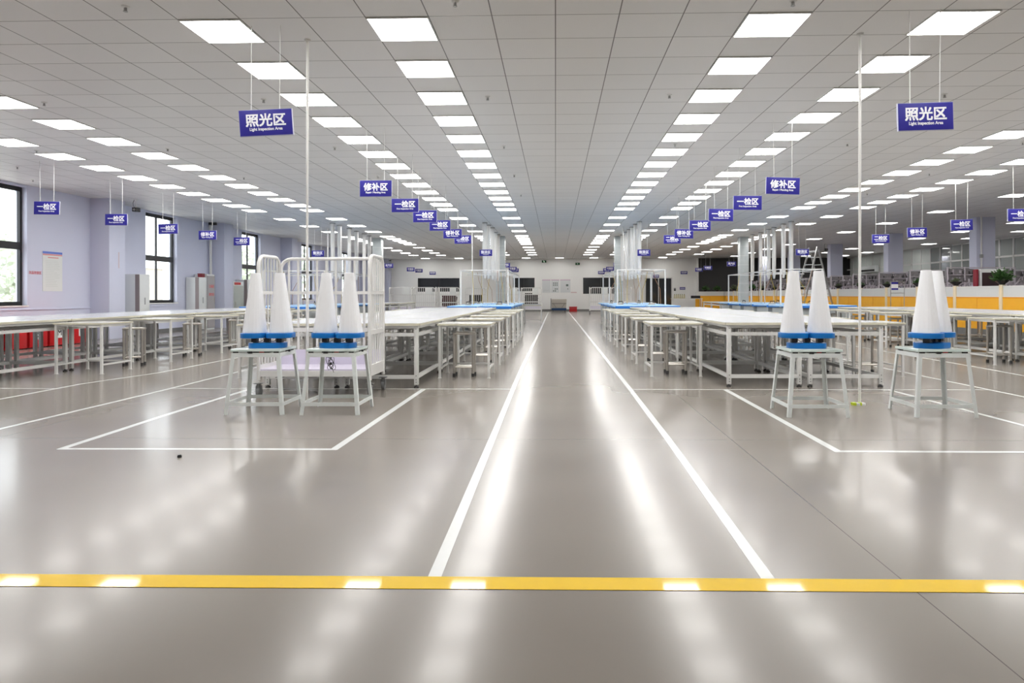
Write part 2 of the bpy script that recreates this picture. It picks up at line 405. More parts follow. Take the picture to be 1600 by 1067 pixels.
for k, (x0, x1, z0, z1) in enumerate(HATCH):                  # dark glazed hatches
    r = struct(MB().box(x0, x0 + .06, YB + .03, YB + .1, z0, z1).box(x1 - .06, x1, YB + .03, YB + .1, z0, z1).box(x0, x1, YB + .03, YB + .1, z0, z0 + .05)
               .box(x0, x1, YB + .03, YB + .1, z1 - .05, z1).box((x0 + x1) / 2 - .03, (x0 + x1) / 2 + .03, YB + .03, YB + .1, z0, z1).build('window_%d' % (k + 7), frame_dark))
    MB().box(x0 + .06, x1 - .06, YB + .06, YB + .07, z0 + .05, z1 - .05).build('pane', door_glass, r)
d0, d1, dz = DOOR
dr = struct(MB().box(d0 - .0, d0 + .05, YB - .01, YB + .12, 0, dz).box(d1 - .05, d1, YB - .01, YB + .12, 0, dz).box(d0, d1, YB - .01, YB + .12, dz - .07, dz).build('door_1', white_metal))
for q in range(4):
    x0 = d0 + .05 + q * (d1 - d0 - .1) / 4; x1 = x0 + (d1 - d0 - .1) / 4
    lf = MB().box(x0, x0 + .045, YB + .02, YB + .07, .02, dz - .07).box(x1 - .02, x1, YB + .02, YB + .07, .02, dz - .07).build('door_leaf', white_metal, dr)
    MB().box(x0 + .045, x1 - .02, YB + .035, YB + .05, .03, dz - .07).build('pane', door_glass, lf)
struct(MB().box(XD, XR, YB - .02, YB + .25, 0, CH).build('wall_dark', wall_dark))
struct(MB().box(XD - .1, XD, YB - .15, YB, 0, CH).build('trim_9', wall_white, bevel=.005))
struct(MB().box(-12.9, XR, YF - .2, YF, 0, CH).build('wall_front', wall_white))
struct(MB().box(XR, XR + .2, YF, YB + .3, 0, CH).build('wall_right', frosted))
struct(MB().box(XL - .28, XR, YB + .3, YB + .5, -.12, CH).build('wall_outer', wall_dark))
# free standing columns of the hall
for k in range(7):
    yy = 11.4 + 6.26 * k
    struct(MB().box(14.42, 15.06, yy, yy + .42, 0, CH).build('column', wall_lav, bevel=.006))
# glazed partition far right: mullions, transom, panes; its far end is filled with frosted panels
XG = 21.0
gp = MB()
for k in range(46): gp.box(XG - .05, XG + .05, 4.0 + k - .045, 4.0 + k + .045, 0, CH)
gp.box(XG - .05, XG + .05, YF, YB, 2.86, 2.95).box(XG - .05, XG + .05, YF, YB, 0, 1.0).box(XG - .05, XG + .05, YF, YB, CH - .08, CH)
root = struct(gp.build('window_10', white_metal))
MB().box(XG - .01, XG + .0, YF, 39.0, 1.0, CH - .08).build('pane', hall_glass, root)
MB().box(XG - .03, XG + .0, 39.0, YB - .5, 1.0, CH - .08).build('frosted_panel', frosted, root)

# outside, seen pale through the windows
struct(MB().box(-70, -12.9, -20, 120, -.5, -.4).build('ground', ground_m))
def tree(loc, h, r, label):
    t = thing('tree', label, 'tree', loc)
    MB().cyl((0, 0, 0), (0, 0, h * .6), .12, 8, .07).build('trunk', bark, t)
    rnd = random.Random(h); m = MB()
    for i in range(900):
        a = rnd.random() * 2 * PI; u = rnd.uniform(-1, 1); q = rnd.random() ** .4
        s_ = math.sqrt(1 - u * u); p = Vector((r * q * s_ * math.cos(a), r * q * s_ * math.sin(a), h * .62 + h * .38 * q * u))
        d = Vector((rnd.uniform(-1, 1), rnd.uniform(-1, 1), rnd.uniform(-1, 1))).normalized() * .16
        e = d.cross(Vector((rnd.uniform(-1, 1), rnd.uniform(-1, 1), .3))).normalized() * .12
        m.quad(p - d, p - e, p + d, p + e)
    m.build('crown', tree_leaf, t)
tree((-20, 25.2, -.4), 4.3, 1.9, 'pale leafy tree outside the nearest left window')
tree((-20, 44.6, -.4), 4.7, 2.0, 'pale leafy tree outside the third left window')
tree((-20, 56.5, -.4), 5.6, 2.4, 'pale leafy tree outside the fourth left window')
b = thing('building', 'beige rendered building outside the second left window', 'building', (-24, 38, -.4))
MB().box(-3, 0, -5, 3.5, 0, 3.2).build('wall', beige_wall, b)
MB().box(-3.2, .2, -5.2, 3.7, 3.2, 3.35).build('roof', wall_white, b)

# ------------------------------------------------------------------ ceiling lights
def make_light():
    t = thing('ceiling_light', '', 'ceiling light')
    MB().box(-.298, .298, -.295, -.283, -.014, 0).box(-.298, .298, .283, .295, -.014, 0).box(-.298, -.286, -.283, .283, -.014, 0).box(.286, .298, -.283, .283, -.014, 0).build('frame', white_metal, t)
    MB().box(-.286, .286, -.283, .283, -.010, -.002).build('diffuser', diffuser_m, t)
    return t
light = Maker(make_light)
STEPS = list(range(0, 25, 2)) + [28, 32, 36, 40, 42, 44, 46, 48, 52, 56, 60, 64]
ROWS = [(-16, 'in the row beside the left windows', STEPS), (-13, 'in the second row from the left windows', STEPS), (-6, 'in the outer row left of the aisle', STEPS),
        (-3, 'in the inner row left of the aisle', STEPS), (3, 'in the inner row right of the aisle', STEPS), (5.9, 'in the outer row right of the aisle', STEPS),
        (12, 'in the inner row before the orange partition', STEPS), (15, 'in the outer row before the orange partition', STEPS),
        (19.95, 'in the first row over the machines', list(range(2, 70, 6))), (27.95, 'in the second row over the machines', list(range(2, 70, 6))),
        (32.1, 'in the third row over the machines', list(range(2, 70, 6)))]
for xi, where, steps in ROWS:
    cnt = 0
    pre = [-6, -4, -2] if steps is STEPS else []
    for n in pre + steps:
        p = (.6 * (xi + .5) + .006, .6 * (10.78 + .9915 * n) + .30, CH)
        u, v = proj(p)
        if -45 < u < 1645 and v > -20:
            light('square ceiling light, %s from the camera %s' % (nth(cnt), where), p, 0, 'square ceiling lights'); cnt += 1
        else:
            light('square ceiling light overhead outside the picture, %s' % where, p, 0, 'ceiling lights outside the picture')
for q, xi in enumerate((-15.9, -11.9, -3.95, 0, 4.02, 12.1, 24)):
    light('square ceiling light along the back wall, %s from the left' % nth(q), (.6 * (xi + .5), .6 * 80.75 + .25, CH), 0, 'lights along the back wall')

# ------------------------------------------------------------------ sprinkler heads
def make_sprinkler():
    t = thing('sprinkler_head', '', 'sprinkler')
    MB().lathe([(.0, 0), (.035, 0), (.035, -.006), (.012, -.012), (.0, -.012)], 14).build('escutcheon', cord_white, t, smooth=True)
    MB().cyl((0, 0, -.01), (0, 0, -.045), .008, 8).cyl((0, 0, -.045), (0, 0, -.048), .02, 12).bar((-.012, 0, -.012), (-.012, 0, -.045), .004, .004).bar((.012, 0, -.012), (.012, 0, -.045), .004, .004).build('head', steel_dark, t)
    return t
spr = Maker(make_sprinkler)
def ceil_at(u, v):
    r = FW + RX_ * ((u - CX) / F_PX) - UX_ * ((v - CY) / F_PX); t = (CH - HC) / r.z
    return (r.x * t, r.y * t, CH)
def floor_at(u, v, z=0.0):
    r = FW + RX_ * ((u - CX) / F_PX) - UX_ * ((v - CY) / F_PX); t = (z - HC) / r.z
    return (r.x * t, r.y * t, z)
def at_depth(u, v, Y):
    r = FW + RX_ * ((u - CX) / F_PX) - UX_ * ((v - CY) / F_PX); t = Y / r.y
    return (r.x * t, Y, HC + r.z * t)
for (u, v, lab) in ((196, 10, 'left of the nearest outer left light'), (711, 2, 'above the nearest inner left light'), (69, 160, 'beside the leftmost ceiling light'),
                    (412, 155, 'above the tilted left sign'), (523, 230, 'left of the outer left row, beyond the tilted sign'), (762, 151, 'right of the third inner left light'),
                    (787.5, 228, 'right of the sixth inner left light'), (803.5, 273, 'right of the eighth inner left light'), (814, 304, 'right of the tenth inner left light'),
                    (1046, 148, 'left of the third inner right light'), (1055, 225, 'between two inner right lights'), (1324, 224, 'left of the right hanging pole'),
                    (1476, 147, 'above the near right sign'), (1239, 1, 'above the nearest inner right light'), (1452, 271, 'between the right light rows, nearer one'),
                    (1355, 302, 'between the right light rows, farther one'), (51.5, 280.8, 'close to the left wall above the nearest sign'), (57, 235.2, 'beside the second light of the row by the windows'), (27, 260.3, 'near the left edge, below the row by the windows'), (262, 232, 'by the third light in the second left row'),
                    (381, 277, 'by the sixth light in the second left row'), (591, 275, 'above the repair area sign left of the aisle'), (1598, 222, 'at the right edge of the ceiling')):
    spr('small ceiling sprinkler head ' + lab, ceil_at(u, v), 0, 'ceiling sprinkler heads')

# ------------------------------------------------------------------ floor tape
def tape(pts, w, label, m=tape_white, cat='floor tape', z=.0012):
    P = [Vector((p[0], p[1], 0)) for p in pts]; L = []; R = []
    for i, p in enumerate(P):
        d = (P[min(i + 1, len(P) - 1)] - P[max(i - 1, 0)]).normalized(); n = Vector((-d.y, d.x, 0)) * (w / 2)
        L.append(p + n); R.append(p - n)
    b = MB()
    for i in range(len(P) - 1):
        b.loft([[(L[i].x, L[i].y, 0.0002), (R[i].x, R[i].y, 0.0002), (R[i].x, R[i].y, z), (L[i].x, L[i].y, z)],
                [(L[i + 1].x, L[i + 1].y, 0.0002), (R[i + 1].x, R[i + 1].y, 0.0002), (R[i + 1].x, R[i + 1].y, z), (L[i + 1].x, L[i + 1].y, z)]])
    o = b.build('floor_tape', m); tag(o, label, cat)
    return o
tape([(-4.5, 2.765), (-2.28, 2.771), (1.86, 2.783), (4.6, 2.792)], .118, 'wide yellow tape across the floor in the foreground', tape_yellow, z=.0022)
tape([(-.503, 2.83), (-.516, 5.58), (-.54, 10.5), (-.51, 25), (-.49, 47.5)], .056, 'long white tape along the left edge of the aisle')
tape([(.868, 2.84), (.905, 5.6), (.918, 8.5), (.915, 30), (.89, 47.5)], .056, 'long white tape along the right edge of the aisle')
tape([(-3.79, 5.165), (-1.655, 5.175)], .05, 'white tape in front of the left inspection stands', z=.0010)
tape([(-3.775, 5.15), (-3.82, 6.8), (-3.82, 8.55)], .06, 'white tape on the left side of the left inspection stands')
tape([(-1.68, 5.16), (-1.64, 8.50)], .06, 'white tape on the right side of the left inspection stands')
tape([(2.08, 8.48), (2.09, 5.14)], .06, 'white tape on the left side of the right inspection stands')
tape([(2.065, 5.155), (4.25, 5.145)], .05, 'white tape in front of the right inspection stands', z=.0010)
tape([(4.06, 8.48), (4.14, 6.18), (4.17, 5.0)], .05, 'white tape on the right side of the right inspection stands')
tape([(-4.84, 8.56), (-.54, 8.52)], .04, 'white tape across the ends of the benches left of the aisle', z=.0009)
tape([(.93, 8.50), (5.26, 8.49)], .04, 'white tape across the ends of the benches right of the aisle', z=.0009)
tape([(-4.9, 5.0), (-4.85, 8.3), (-4.88, 12), (-4.9, 20.2)], .05, 'white tape left of the benches left of the aisle')
tape([(-6.3, 6.5), (-6.3, 9), (-6.03, 10.3), (-5.9, 20.2)], .05, 'white tape right of the window benches')
tape([(-9.6, 8.62), (-6.30, 8.53)], .04, 'short white tape in front of the window benches', z=.0009)
tape([(5.35, 6.5), (5.25, 9), (5.15, 11.5), (5.1, 20.2)], .05, 'white tape right of the benches right of the aisle')
tape([(6.6, 8.5), (6.7, 11), (6.75, 20.2)], .05, 'white tape left of the partition benches')

# ------------------------------------------------------------------ big workbenches, side tables, stools
BL, BW = 1.83, 1.0
def make_bench():
    t = thing('workbench', '', 'workbench', group='white workbenches')
    top = MB(); top.rrect(-BW / 2, BW / 2, -BL / 2, BL / 2, .783, .813, .02)
    top.m = [0] * len(top.m)
    for i, f in enumerate(top.f): top.m[i] = 1 if len(f) == 4 else 0
    top.build('tabletop', [top_white, top_edge], t)
    fr = MB(); a, b = BW / 2 - .06, BL / 2 - .06
    for z, h in ((.765, .036), (.67, .045), (.134, .045)):
        for s in (-1, 1):
            fr.box(-a, a, s * b - .018, s * b + .018, z - h / 2, z + h / 2)
            fr.box(s * a - .018, s * a + .018, -b, b, z - h / 2, z + h / 2)
    fr.build('frame', white_metal, t)
    lb = MB().box(-.026, .026, -.026, .026, .035, .783)
    lm = lb.mesh('leg', white_metal, bevel=.003)
    hm = MB()
    for z in (.07, .10, .15, .74): hm.cyl((0, -.0262, z), (0, -.0272, z), .006, 8)
    hm = hm.mesh('bolt_hole', black)
    fm = MB().lathe([(0, 0), (.032, 0), (.034, .008), (.026, .02), (.012, .022), (.012, .04), (0, .04)], 14).mesh('foot', black, smooth=True)
    for sx in (-1, 1):
        for sy in (-1, 1):
            l = bpy.data.objects.new('leg', lm); COL.objects.link(l); l.parent = t; l.location = (sx * a, sy * b, 0)
            f = bpy.data.objects.new('foot', fm); COL.objects.link(f); f.parent = l
            if sy < 0:
                h = bpy.data.objects.new('bolt_hole', hm); COL.objects.link(h); h.parent = l
    return t
bench = Maker(make_bench)

def make_wing():
    t = thing('side_table', '', 'side table', group='white side tables')
    m = MB().rrect(-.38, .38, -.38, .38, .742, .765, .015)
    for i, f in enumerate(m.f): m.m[i] = 1 if len(f) == 4 else 0
    m.build('tabletop', [wing_top, top_edge], t)
    f = MB(); a = .345
    for s in (-1, 1):
        f.box(-a, a, s * a - .012, s * a + .012, .715, .742); f.box(s * a - .012, s * a + .012, -a, a, .715, .742)
    f.build('frame', white_metal, t)
    MB().box(-a - .012, -a + .012, -a, a, .125, .15).box(a - .012, a + .012, -a, a, .125, .15).box(-a, a, a - .012, a + .012, .125, .15).build('lower_rail', white_metal, t)
    lm = MB().box(-.016, .016, -.016, .016, .004, .742).box(-.024, .024, -.024, .024, 0, .005).mesh('leg', white_metal)
    for sx in (-1, 1):
        for sy in (-1, 1):
            l = bpy.data.objects.new('leg', lm); COL.objects.link(l); l.parent = t; l.location = (sx * a, sy * a, 0)
    return t
wing = Maker(make_wing)

def make_stool():
    t = thing('stool', '', 'stool', group='stainless stools')
    m = MB(); n = 6
    m.rrect(-.165, .165, -.125, .125, .605, .632, .05).rrect(-.150, .150, -.11, .11, .632, .640, .045)
    m.build('seat', steel, t, bevel=.004)
    lm = MB().cyl((0, 0, .03), (0, 0, .607), .019, 14).mesh('leg', steel, smooth=True)
    fm = MB().lathe([(0, 0), (.024, 0), (.024, .045), (.02, .05), (0, .05)], 14).mesh('foot', black, smooth=True)
    for sx in (-1, 1):
        for sy in (-1, 1):
            l = bpy.data.objects.new('leg', lm); COL.objects.link(l); l.parent = t; l.location = (sx * .135, sy * .095, 0)
            f = bpy.data.objects.new('foot', fm); COL.objects.link(f); f.parent = l
    MB().cyl((-.135, -.095, .14), (.135, -.095, .14), .012, 8).cyl((-.135, .095, .14), (.135, .095, .14), .012, 8).cyl((-.135, -.095, .17), (-.135, .095, .17), .012, 8).cyl((.135, -.095, .17), (.135, .095, .17), .012, 8).build('stretcher', steel, t, smooth=True)
    return t
stool = Maker(make_stool)

BLOCKS = [('window block', -9.56, 8.72, 10.11, ('window edge', 'aisle edge'), ('window column', 'aisle column')),
          ('left aisle block', -3.715, 8.60, 9.63, ('outer edge', 'aisle edge'), ('outer column', 'aisle column')),
          ('right aisle block', 2.13, 8.70, 9.83, ('aisle edge', 'outer edge'), ('aisle column', 'outer column')),
          ('partition block', 7.94, 8.50, 9.56, ('aisle edge', 'partition edge'), ('aisle column', 'partition column'))]
rs = random.Random(3)
for bname, x0, y0, yw, edges, cols in BLOCKS:
    for c in range(2):
        for i in range(6):
            bench('long white workbench, %s from the camera in the %s of the %s' % (nth(i), cols[c], bname),
                  (x0 + .5 + 1.015 * c, y0 + BL / 2 + 1.85 * i, 0), 0, 'white workbenches')
    for e in range(2):
        if bname == 'window block' and e == 0: continue
        xc = x0 - .035 - .38 if e == 0 else x0 + 2.015 + .035 + .38
        for i in range(6):
            yc = yw + .36 + 1.85 * i
            wing('white side table, %s from the camera on the %s of the %s' % (nth(i), edges[e], bname), (xc, yc, 0), 0, 'white side tables')
            # the stool each place has: some pushed under the table, some between two tables
            if bname == 'left aisle block' and e == 1: sx, sy, rz = xc + (.02 if i else -.03), yc + (-.10 if i == 0 else -.05), 0
            elif bname == 'right aisle block' and e == 0: sx, sy, rz = xc + .06, yc + .06, 0
            elif bname == 'window block' and e == 1: sx, sy, rz = xc + .05, yc + .93, .35
            else: sx, sy, rz = xc + rs.uniform(-.05, .05), yc + rs.uniform(-.05, .05), rs.uniform(-.15, .15)
            stool('stainless stool at the %s side table on the %s of the %s' % (nth(i), edges[e], bname), (sx, sy, 0), rz, 'stainless stools')

# ------------------------------------------------------------------ inspection stands and the light towers on them
def make_stand():
    t = thing('inspection_stand', '', 'stand')
    def at(sx, sy, z):
        k = .29 - (.29 - .235) * z / .6; return (sx * k, sy * k * .93, z)
    for sx in (-1, 1):
        for sy in (-1, 1):
            p, q = Vector(at(sx, sy, 0)), Vector(at(sx, sy, .60))
            l = MB().bar(p + Vector((0, -sy * .016, 0)), q + Vector((0, -sy * .016, 0)), .004, .036, up=(0, 1, 0)).bar(p + Vector((-sx * .016, 0, 0)), q + Vector((-sx * .016, 0, 0)), .036, .004, up=(0, 1, 0))
            l.build('leg', mint_paint, t)
    for z, h, nm in ((.105, .036, 'lower_rail'), (.582, .040, 'upper_rail')):
        r = MB()
        c = [at(-1, -1, z), at(1, -1, z), at(1, 1, z), at(-1, 1, z)]
        for i in range(4): r.bar(c[i], c[(i + 1) % 4], .006, h)
        r.build(nm, mint_paint, t)
    MB().rrect(-.245, .245, -.225, .225, .616, .640, .006).build('glass_top', glass_slab, t, bevel=.002)
    pm = MB()
    for px, py in ((-.20, -.21), (.20, -.21), (-.05, -.215), (.20, .20), (-.20, .20), (.232, .02)): pm.box(px - .022, px + .022, py - .012, py + .012, .597, .618)
    pm.build('pad', black, t)
    MB().box(-.11, .11, -.16, .10, .600, .616).build('power_box', black_gloss, t)
    MB().box(.02, .06, -.18, -.16, .602, .614).build('switch', red, t)
    return t
stand = Maker(make_stand)

def make_towers():
    t = thing('light_tower_pair', '', 'inspection light')
    MB().rrect(-.185, .185, -.14, .14, 0, .052, .13, 9).build('base', blue, t, bevel=.004)
    for s in (-1, 1):
        c = s * .128
        d = MB().rrect(c - .132, c + .132, -.155, .155, .100, .150, .125, 9).build('disc', blue, t, bevel=.004)
        rings = []
        for k, z in enumerate((0, .006, .3, .597, .605)):
            h = (.108, .110, .0765, .045, .042)[k]; dd = (.115, .117, .080, .045, .042)[k]
            ring = []
            for j in range(20):
                a = 2 * PI * j / 20 + .16; e = .72
                ring.append((c + h * math.copysign(abs(math.cos(a)) ** e, math.cos(a)) + s * (.006 - .012 * z / .6), dd * math.copysign(abs(math.sin(a)) ** e, math.sin(a)), .150 + z))
            rings.append(ring)
        MB().loft(rings).build('tower', cloth_white, t)
    mm = MB()
    for px in (-.125, 0, .125):
        mm.cyl((px, 0, .052), (px, 0, .100), .030, 14).box(px - .028, px + .028, -.045, -.012, .056, .095)
    mm.build('motor', black_gloss, t, smooth=True)
    w = MB()
    for a0, a1 in ((-.10, -.03), (.03, .10)):
        w.tube([(a0 + (a1 - a0) * q / 6, -.05, .085 - .022 * math.sin(PI * q / 6)) for q in range(7)], .003, 6)
    w.build('wire', black, t)
    return t
towers = Maker(make_towers)
STANDS = [((-2.957, 6.92, 0), .02, 'leftmost inspection stand', 'leftmost white light towers on blue discs', .04, 419.0),
          ((-2.206, 6.92, 0), .0, 'second inspection stand from the left', 'white light towers on the second stand from the left', -.10, 528.3),
          ((2.485, 6.83, 0), .0, 'inspection stand right of the aisle beside the hanging pole', 'white light towers on the stand beside the right hanging pole', .0, 1259.7),
          ((3.685, 6.84, 0), .0, 'rightmost inspection stand', 'rightmost white light towers, one half hidden behind the other', .68, 1456.0)]
for (x, y, z), rz, ls, lt, rt, u in STANDS:
    stand('pale mint steel ' + ls + ' with glass top', (x, y, z), rz, 'mint inspection stands')
    towers(lt, (at_depth(u, 540, y)[0], y, .6405), rt, 'white light tower pairs')
# bundled cords under the stands
def cord_bundle(loc, label, s=1.0):
    m = MB()
    m.tube([(.02, 0, .0), (.0, 0, -.05), (-.012, 0, -.12), (.02, .0, -.17), (.03, 0, -.2)], .0028, 6)
    for k, (w, h, a) in enumerate(((.03, .075, .6), (.025, .07, -.35), (.022, .06, .15))):
        m.tube([(math.sin(a) * 0 + w * math.sin(q * PI / 5) * math.cos(a) - h * math.cos(q * PI / 5) * math.sin(a), .004 * k, -.11 + w * math.sin(q * PI / 5) * math.sin(a) + h * math.cos(q * PI / 5) * math.cos(a)) for q in range(10)], .003, 6, True)
    m.box(-.01, .012, -.006, .012, -.125, -.1)
    o = m.build('cord_bundle', black, None, smooth=True, loc=loc); o.scale = (s, s, s)
    return tag(o, label, 'cord')
cord_bundle((-2.24, 6.80, .60), 'bundled black power cord hanging under the second stand from the left')
cord_bundle((3.60, 6.95, .60), 'short black cord tangle hanging under the rightmost stand', .55)

# poles from ceiling to floor
def pole(p, q, label):
    t = thing('hanging_pole', label, 'pole', q)
    d = Vector(p) - Vector(q)
    MB().cyl((0, 0, 0), d, .0135, 12).build('tube', duct_white, t, smooth=True)
    MB().lathe([(0, -.02), (.03, -.02), (.034, 0), (0, 0)], 14).build('ceiling_cup', cord_white, t, loc=tuple(d))
    return t
pole(ceil_at(480.5, 62), floor_at(479.5, 626), 'slim white pole from ceiling to floor behind the left stands')
pR = floor_at(1343.2, 632)
pole(ceil_at(1343.8, 52.5), pR, 'slim white pole from ceiling to floor beside the right stand')
t = thing('floor_socket', 'small white socket with lime tape at the foot of the right pole', 'socket', (pR[0] - .02, pR[1] - .03, 0))
MB().rrect(-.06, .06, -.03, .03, 0, .022, .01).build('block', paper, t)
MB().rrect(-.075, -.035, -.034, .034, .0, .026, .008).rrect(.0, .02, -.034, .034, .0, .028, .006).build('tape', lime, t)
tag(MB().lathe([(0, 0), (.014, 0), (.016, .008), (.011, .019), (0, .02)], 12).build('black_puck', black, None, smooth=True, loc=floor_at(280.5, 714.5)), 'tiny black cap lying on the floor in front of the left tape', 'cap')

# ------------------------------------------------------------------ white tube carts
def make_cart():
    t = thing('laundry_cart', '', 'cart')
    wx, dy, hz, r = .645, .305, 1.64, .021
    for s in (-1, 1):                                           # end panels: hoop and bars
        x = s * wx
        hoop = [(x, -dy, .19)] + [(x, -dy, 1.5)] + [(x, -dy + .13 * (1 - math.cos(a)), 1.5 + .13 * math.sin(a)) for a in (.4, .8, 1.2, PI / 2)] + \
               [(x, dy - .13 * (1 - math.cos(a)), 1.5 + .13 * math.sin(a)) for a in (PI / 2, 1.2, .8, .4)] + [(x, dy, 1.5), (x, dy, .19)]
        MB().tube(hoop, r, 10).build('end_hoop', cart_white, t, smooth=True)
        e = MB()
        for z, h in ((1.20, .04), (.74, .05), (.30, .13)): e.box(x - .012, x + .012, -dy, dy, z - h / 2, z + h / 2)
        for k in range(1, 7):
            y = -dy + 2 * dy * k / 7; e.box(x - .006, x + .006, y - .009, y + .009, .30, hz - .01)
        e.build('end_bars', cart_white, t)
    b = MB(); hoop = [(-wx + .02, dy, .3), (-wx + .02, dy, 1.5)] + [(-wx + .02 + .13 * (1 - math.cos(a)), dy, 1.49 + .13 * math.sin(a)) for a in (.4, .8, 1.2, PI / 2)] + \
        [(wx - .02 - .13 * (1 - math.cos(a)), dy, 1.49 + .13 * math.sin(a)) for a in (PI / 2, 1.2, .8, .4)] + [(wx - .02, dy, 1.5), (wx - .02, dy, .3)]
    b.tube(hoop, r, 10); b.build('back_hoop', cart_white, t, smooth=True)
    e = MB()
    for z, h in ((1.20, .04), (.74, .05)): e.box(-wx, wx, dy - .012, dy + .012, z - h / 2, z + h / 2)
    for k in range(1, 11):
        x = -wx + 2 * wx * k / 11; e.box(x - .013, x + .013, dy - .006, dy + .006, .30, hz - .02)
    e.build('back_bars', cart_white, t)
    MB().box(-wx, wx, -dy, dy, .30, .318).build('shelf', lav_shelf, t)
    MB().box(-wx + .01, wx - .01, dy - .03, dy - .014, .318, .50).build('back_board', lav_shelf, t)
    MB().box(-wx, wx, -dy - .012, -dy + .012, .235, .30).box(-wx, wx, dy - .012, dy + .012, .235, .30).build('bottom_rail', cart_white, t)
    for sx in (-1, 1):
        for sy in (-1, 1):
            c = MB().box(sx * wx - .045, sx * wx + .045, sy * dy - .035, sy * dy + .035, .150, .158).cyl((sx * wx, sy * dy, .10), (sx * wx, sy * dy, .15), .022, 10)
            c.box(sx * wx - .028, sx * wx - .022, sy * dy - .02, sy * dy + .03, .06, .13).box(sx * wx + .022, sx * wx + .028, sy * dy - .02, sy * dy + .03, .06, .13)
            co = c.build('caster', caster_grey, t)
            MB().cyl((sx * wx - .018, sy * dy + .012, .055), (sx * wx + .018, sy * dy + .012, .055), .055, 18).build('wheel', caster_grey, co, smooth=True)
    return t
cart = Maker(make_cart)
cart('large white tube cart behind the left inspection stands', (-2.78, 8.16, 0), 0, 'white tube carts')
BACK_CARTS = [((-9.05, 40.2), 0, 'leftmost white tube cart at the back wall'), ((-7.68, 40.4), 0, 'second white tube cart from the left at the back wall'),
              ((-6.30, 40.8), 0, 'third white tube cart from the left at the back wall'), ((-5.05, 43.5), .1, 'fourth back cart from the left, holding dark knitwear'),
              ((-2.92, 43.0), 0, 'white tube cart left of the middle hatch at the back'), ((-1.52, 43.6), 0, 'white tube cart holding dark knitwear before the middle hatch'),
              ((2.75, 42.5), 0, 'white tube cart before the right hatch at the back'), ((4.1, 43.2), 0, 'white tube cart right of the one before the right hatch')]
for (x, y), rz, lab in BACK_CARTS: cart(lab, (x, y, 0), PI + rz, 'white tube carts')
# sheets of card tied to the carts, dark knitwear in two of them
for k, (x, y, z) in enumerate(((-8.7, 39.85, 1.42), (-7.4, 40.05, 1.42), (-6.05, 40.45, 1.42), (-2.55, 42.65, 1.4), (-1.25, 43.25, 1.4), (3.0, 42.15, 1.42))):
    lab = ['leftmost', 'second', 'third', 'fourth', 'fifth', 'rightmost'][k]
    tag(MB().box(-.2, .2, -.006, .006, -.19, .19).build('card_sheet', paper, None, loc=(x, y, z)), 'white card tied on a back cart, %s of six from the left' % lab, 'card', 'cards on the back carts')
def knit(loc, n, m, label):
    t = thing('knitwear_pile', label, 'clothes', loc)
    b = MB(); q = random.Random(n)
    for k in range(n):
        z = .008 + k * .075; o = q.uniform(-.03, .03)
        b.rrect(-.42 + o, .42 + o, -.2, .2, z, z + .075, .05)
    b.build('folded_stack', m, t, bevel=.012); return t
knit((-6.3, 40.8, .318), 11, garment_red, 'maroon knitwear piled in the third back cart from the left')
knit((-5.05, 43.5, .318), 12, garment_black, 'black knitwear piled in the fourth back cart from the left')
knit((-1.52, 43.6, .318), 13, garment_black, 'black knitwear piled in the cart before the middle hatch')

# ------------------------------------------------------------------ ironing lines: tables, gantries, ducts
def make_iron():
    t = thing('ironing_table', '', 'ironing table', group='blue topped ironing tables')
    MB().rrect(-.45, .45, -.72, .72, .802, .845, .05).build('pad', cover_blue, t, bevel=.012)
    MB().rrect(-.44, .44, -.735, -.715, .765, .835, .005).build('pad_edge', pad_blue, t)
    MB().box(-.36, .36, -.60, .60, .30, .765).build('vacuum_box', iron_grey, t, bevel=.01)
    for sx in (-1, 1):
        for sy in (-1, 1): MB().box(sx * .33 - .02, sx * .33 + .02, sy * .55 - .02, sy * .55 + .02, .0, .31).build('leg', white_metal, t)
    MB().box(-.34, .34, -.56, .56, .10, .125).build('shelf', iron_grey, t)
    return t
iron_table = Maker(make_iron)
def make_iron_tool():
    t = thing('steam_iron', '', 'iron')
    MB().loft([[(-.05, -.11, 0), (.05, -.11, 0), (.05, .03, 0), (0, .12, 0), (-.05, .03, 0)], [(-.045, -.10, .05), (.045, -.10, .05), (.04, .03, .05), (0, .08, .05), (-.04, .03, .05)]]).build('sole', steel_dark, t)
    MB().tube([(0, .05, .05), (0, .05, .10), (0, -.08, .11), (0, -.09, .05)], .014, 8).build('handle', black, t, smooth=True)
    return t
iron_tool = Maker(make_iron_tool)
IRON = [('far left', -8.25, (-9.3, -7.35)), ('left aisle', -2.45, (-3.0, -1.50)), ('right aisle', 2.85, (1.95, 3.45)), ('far right', 8.25, (7.05, 8.35))]
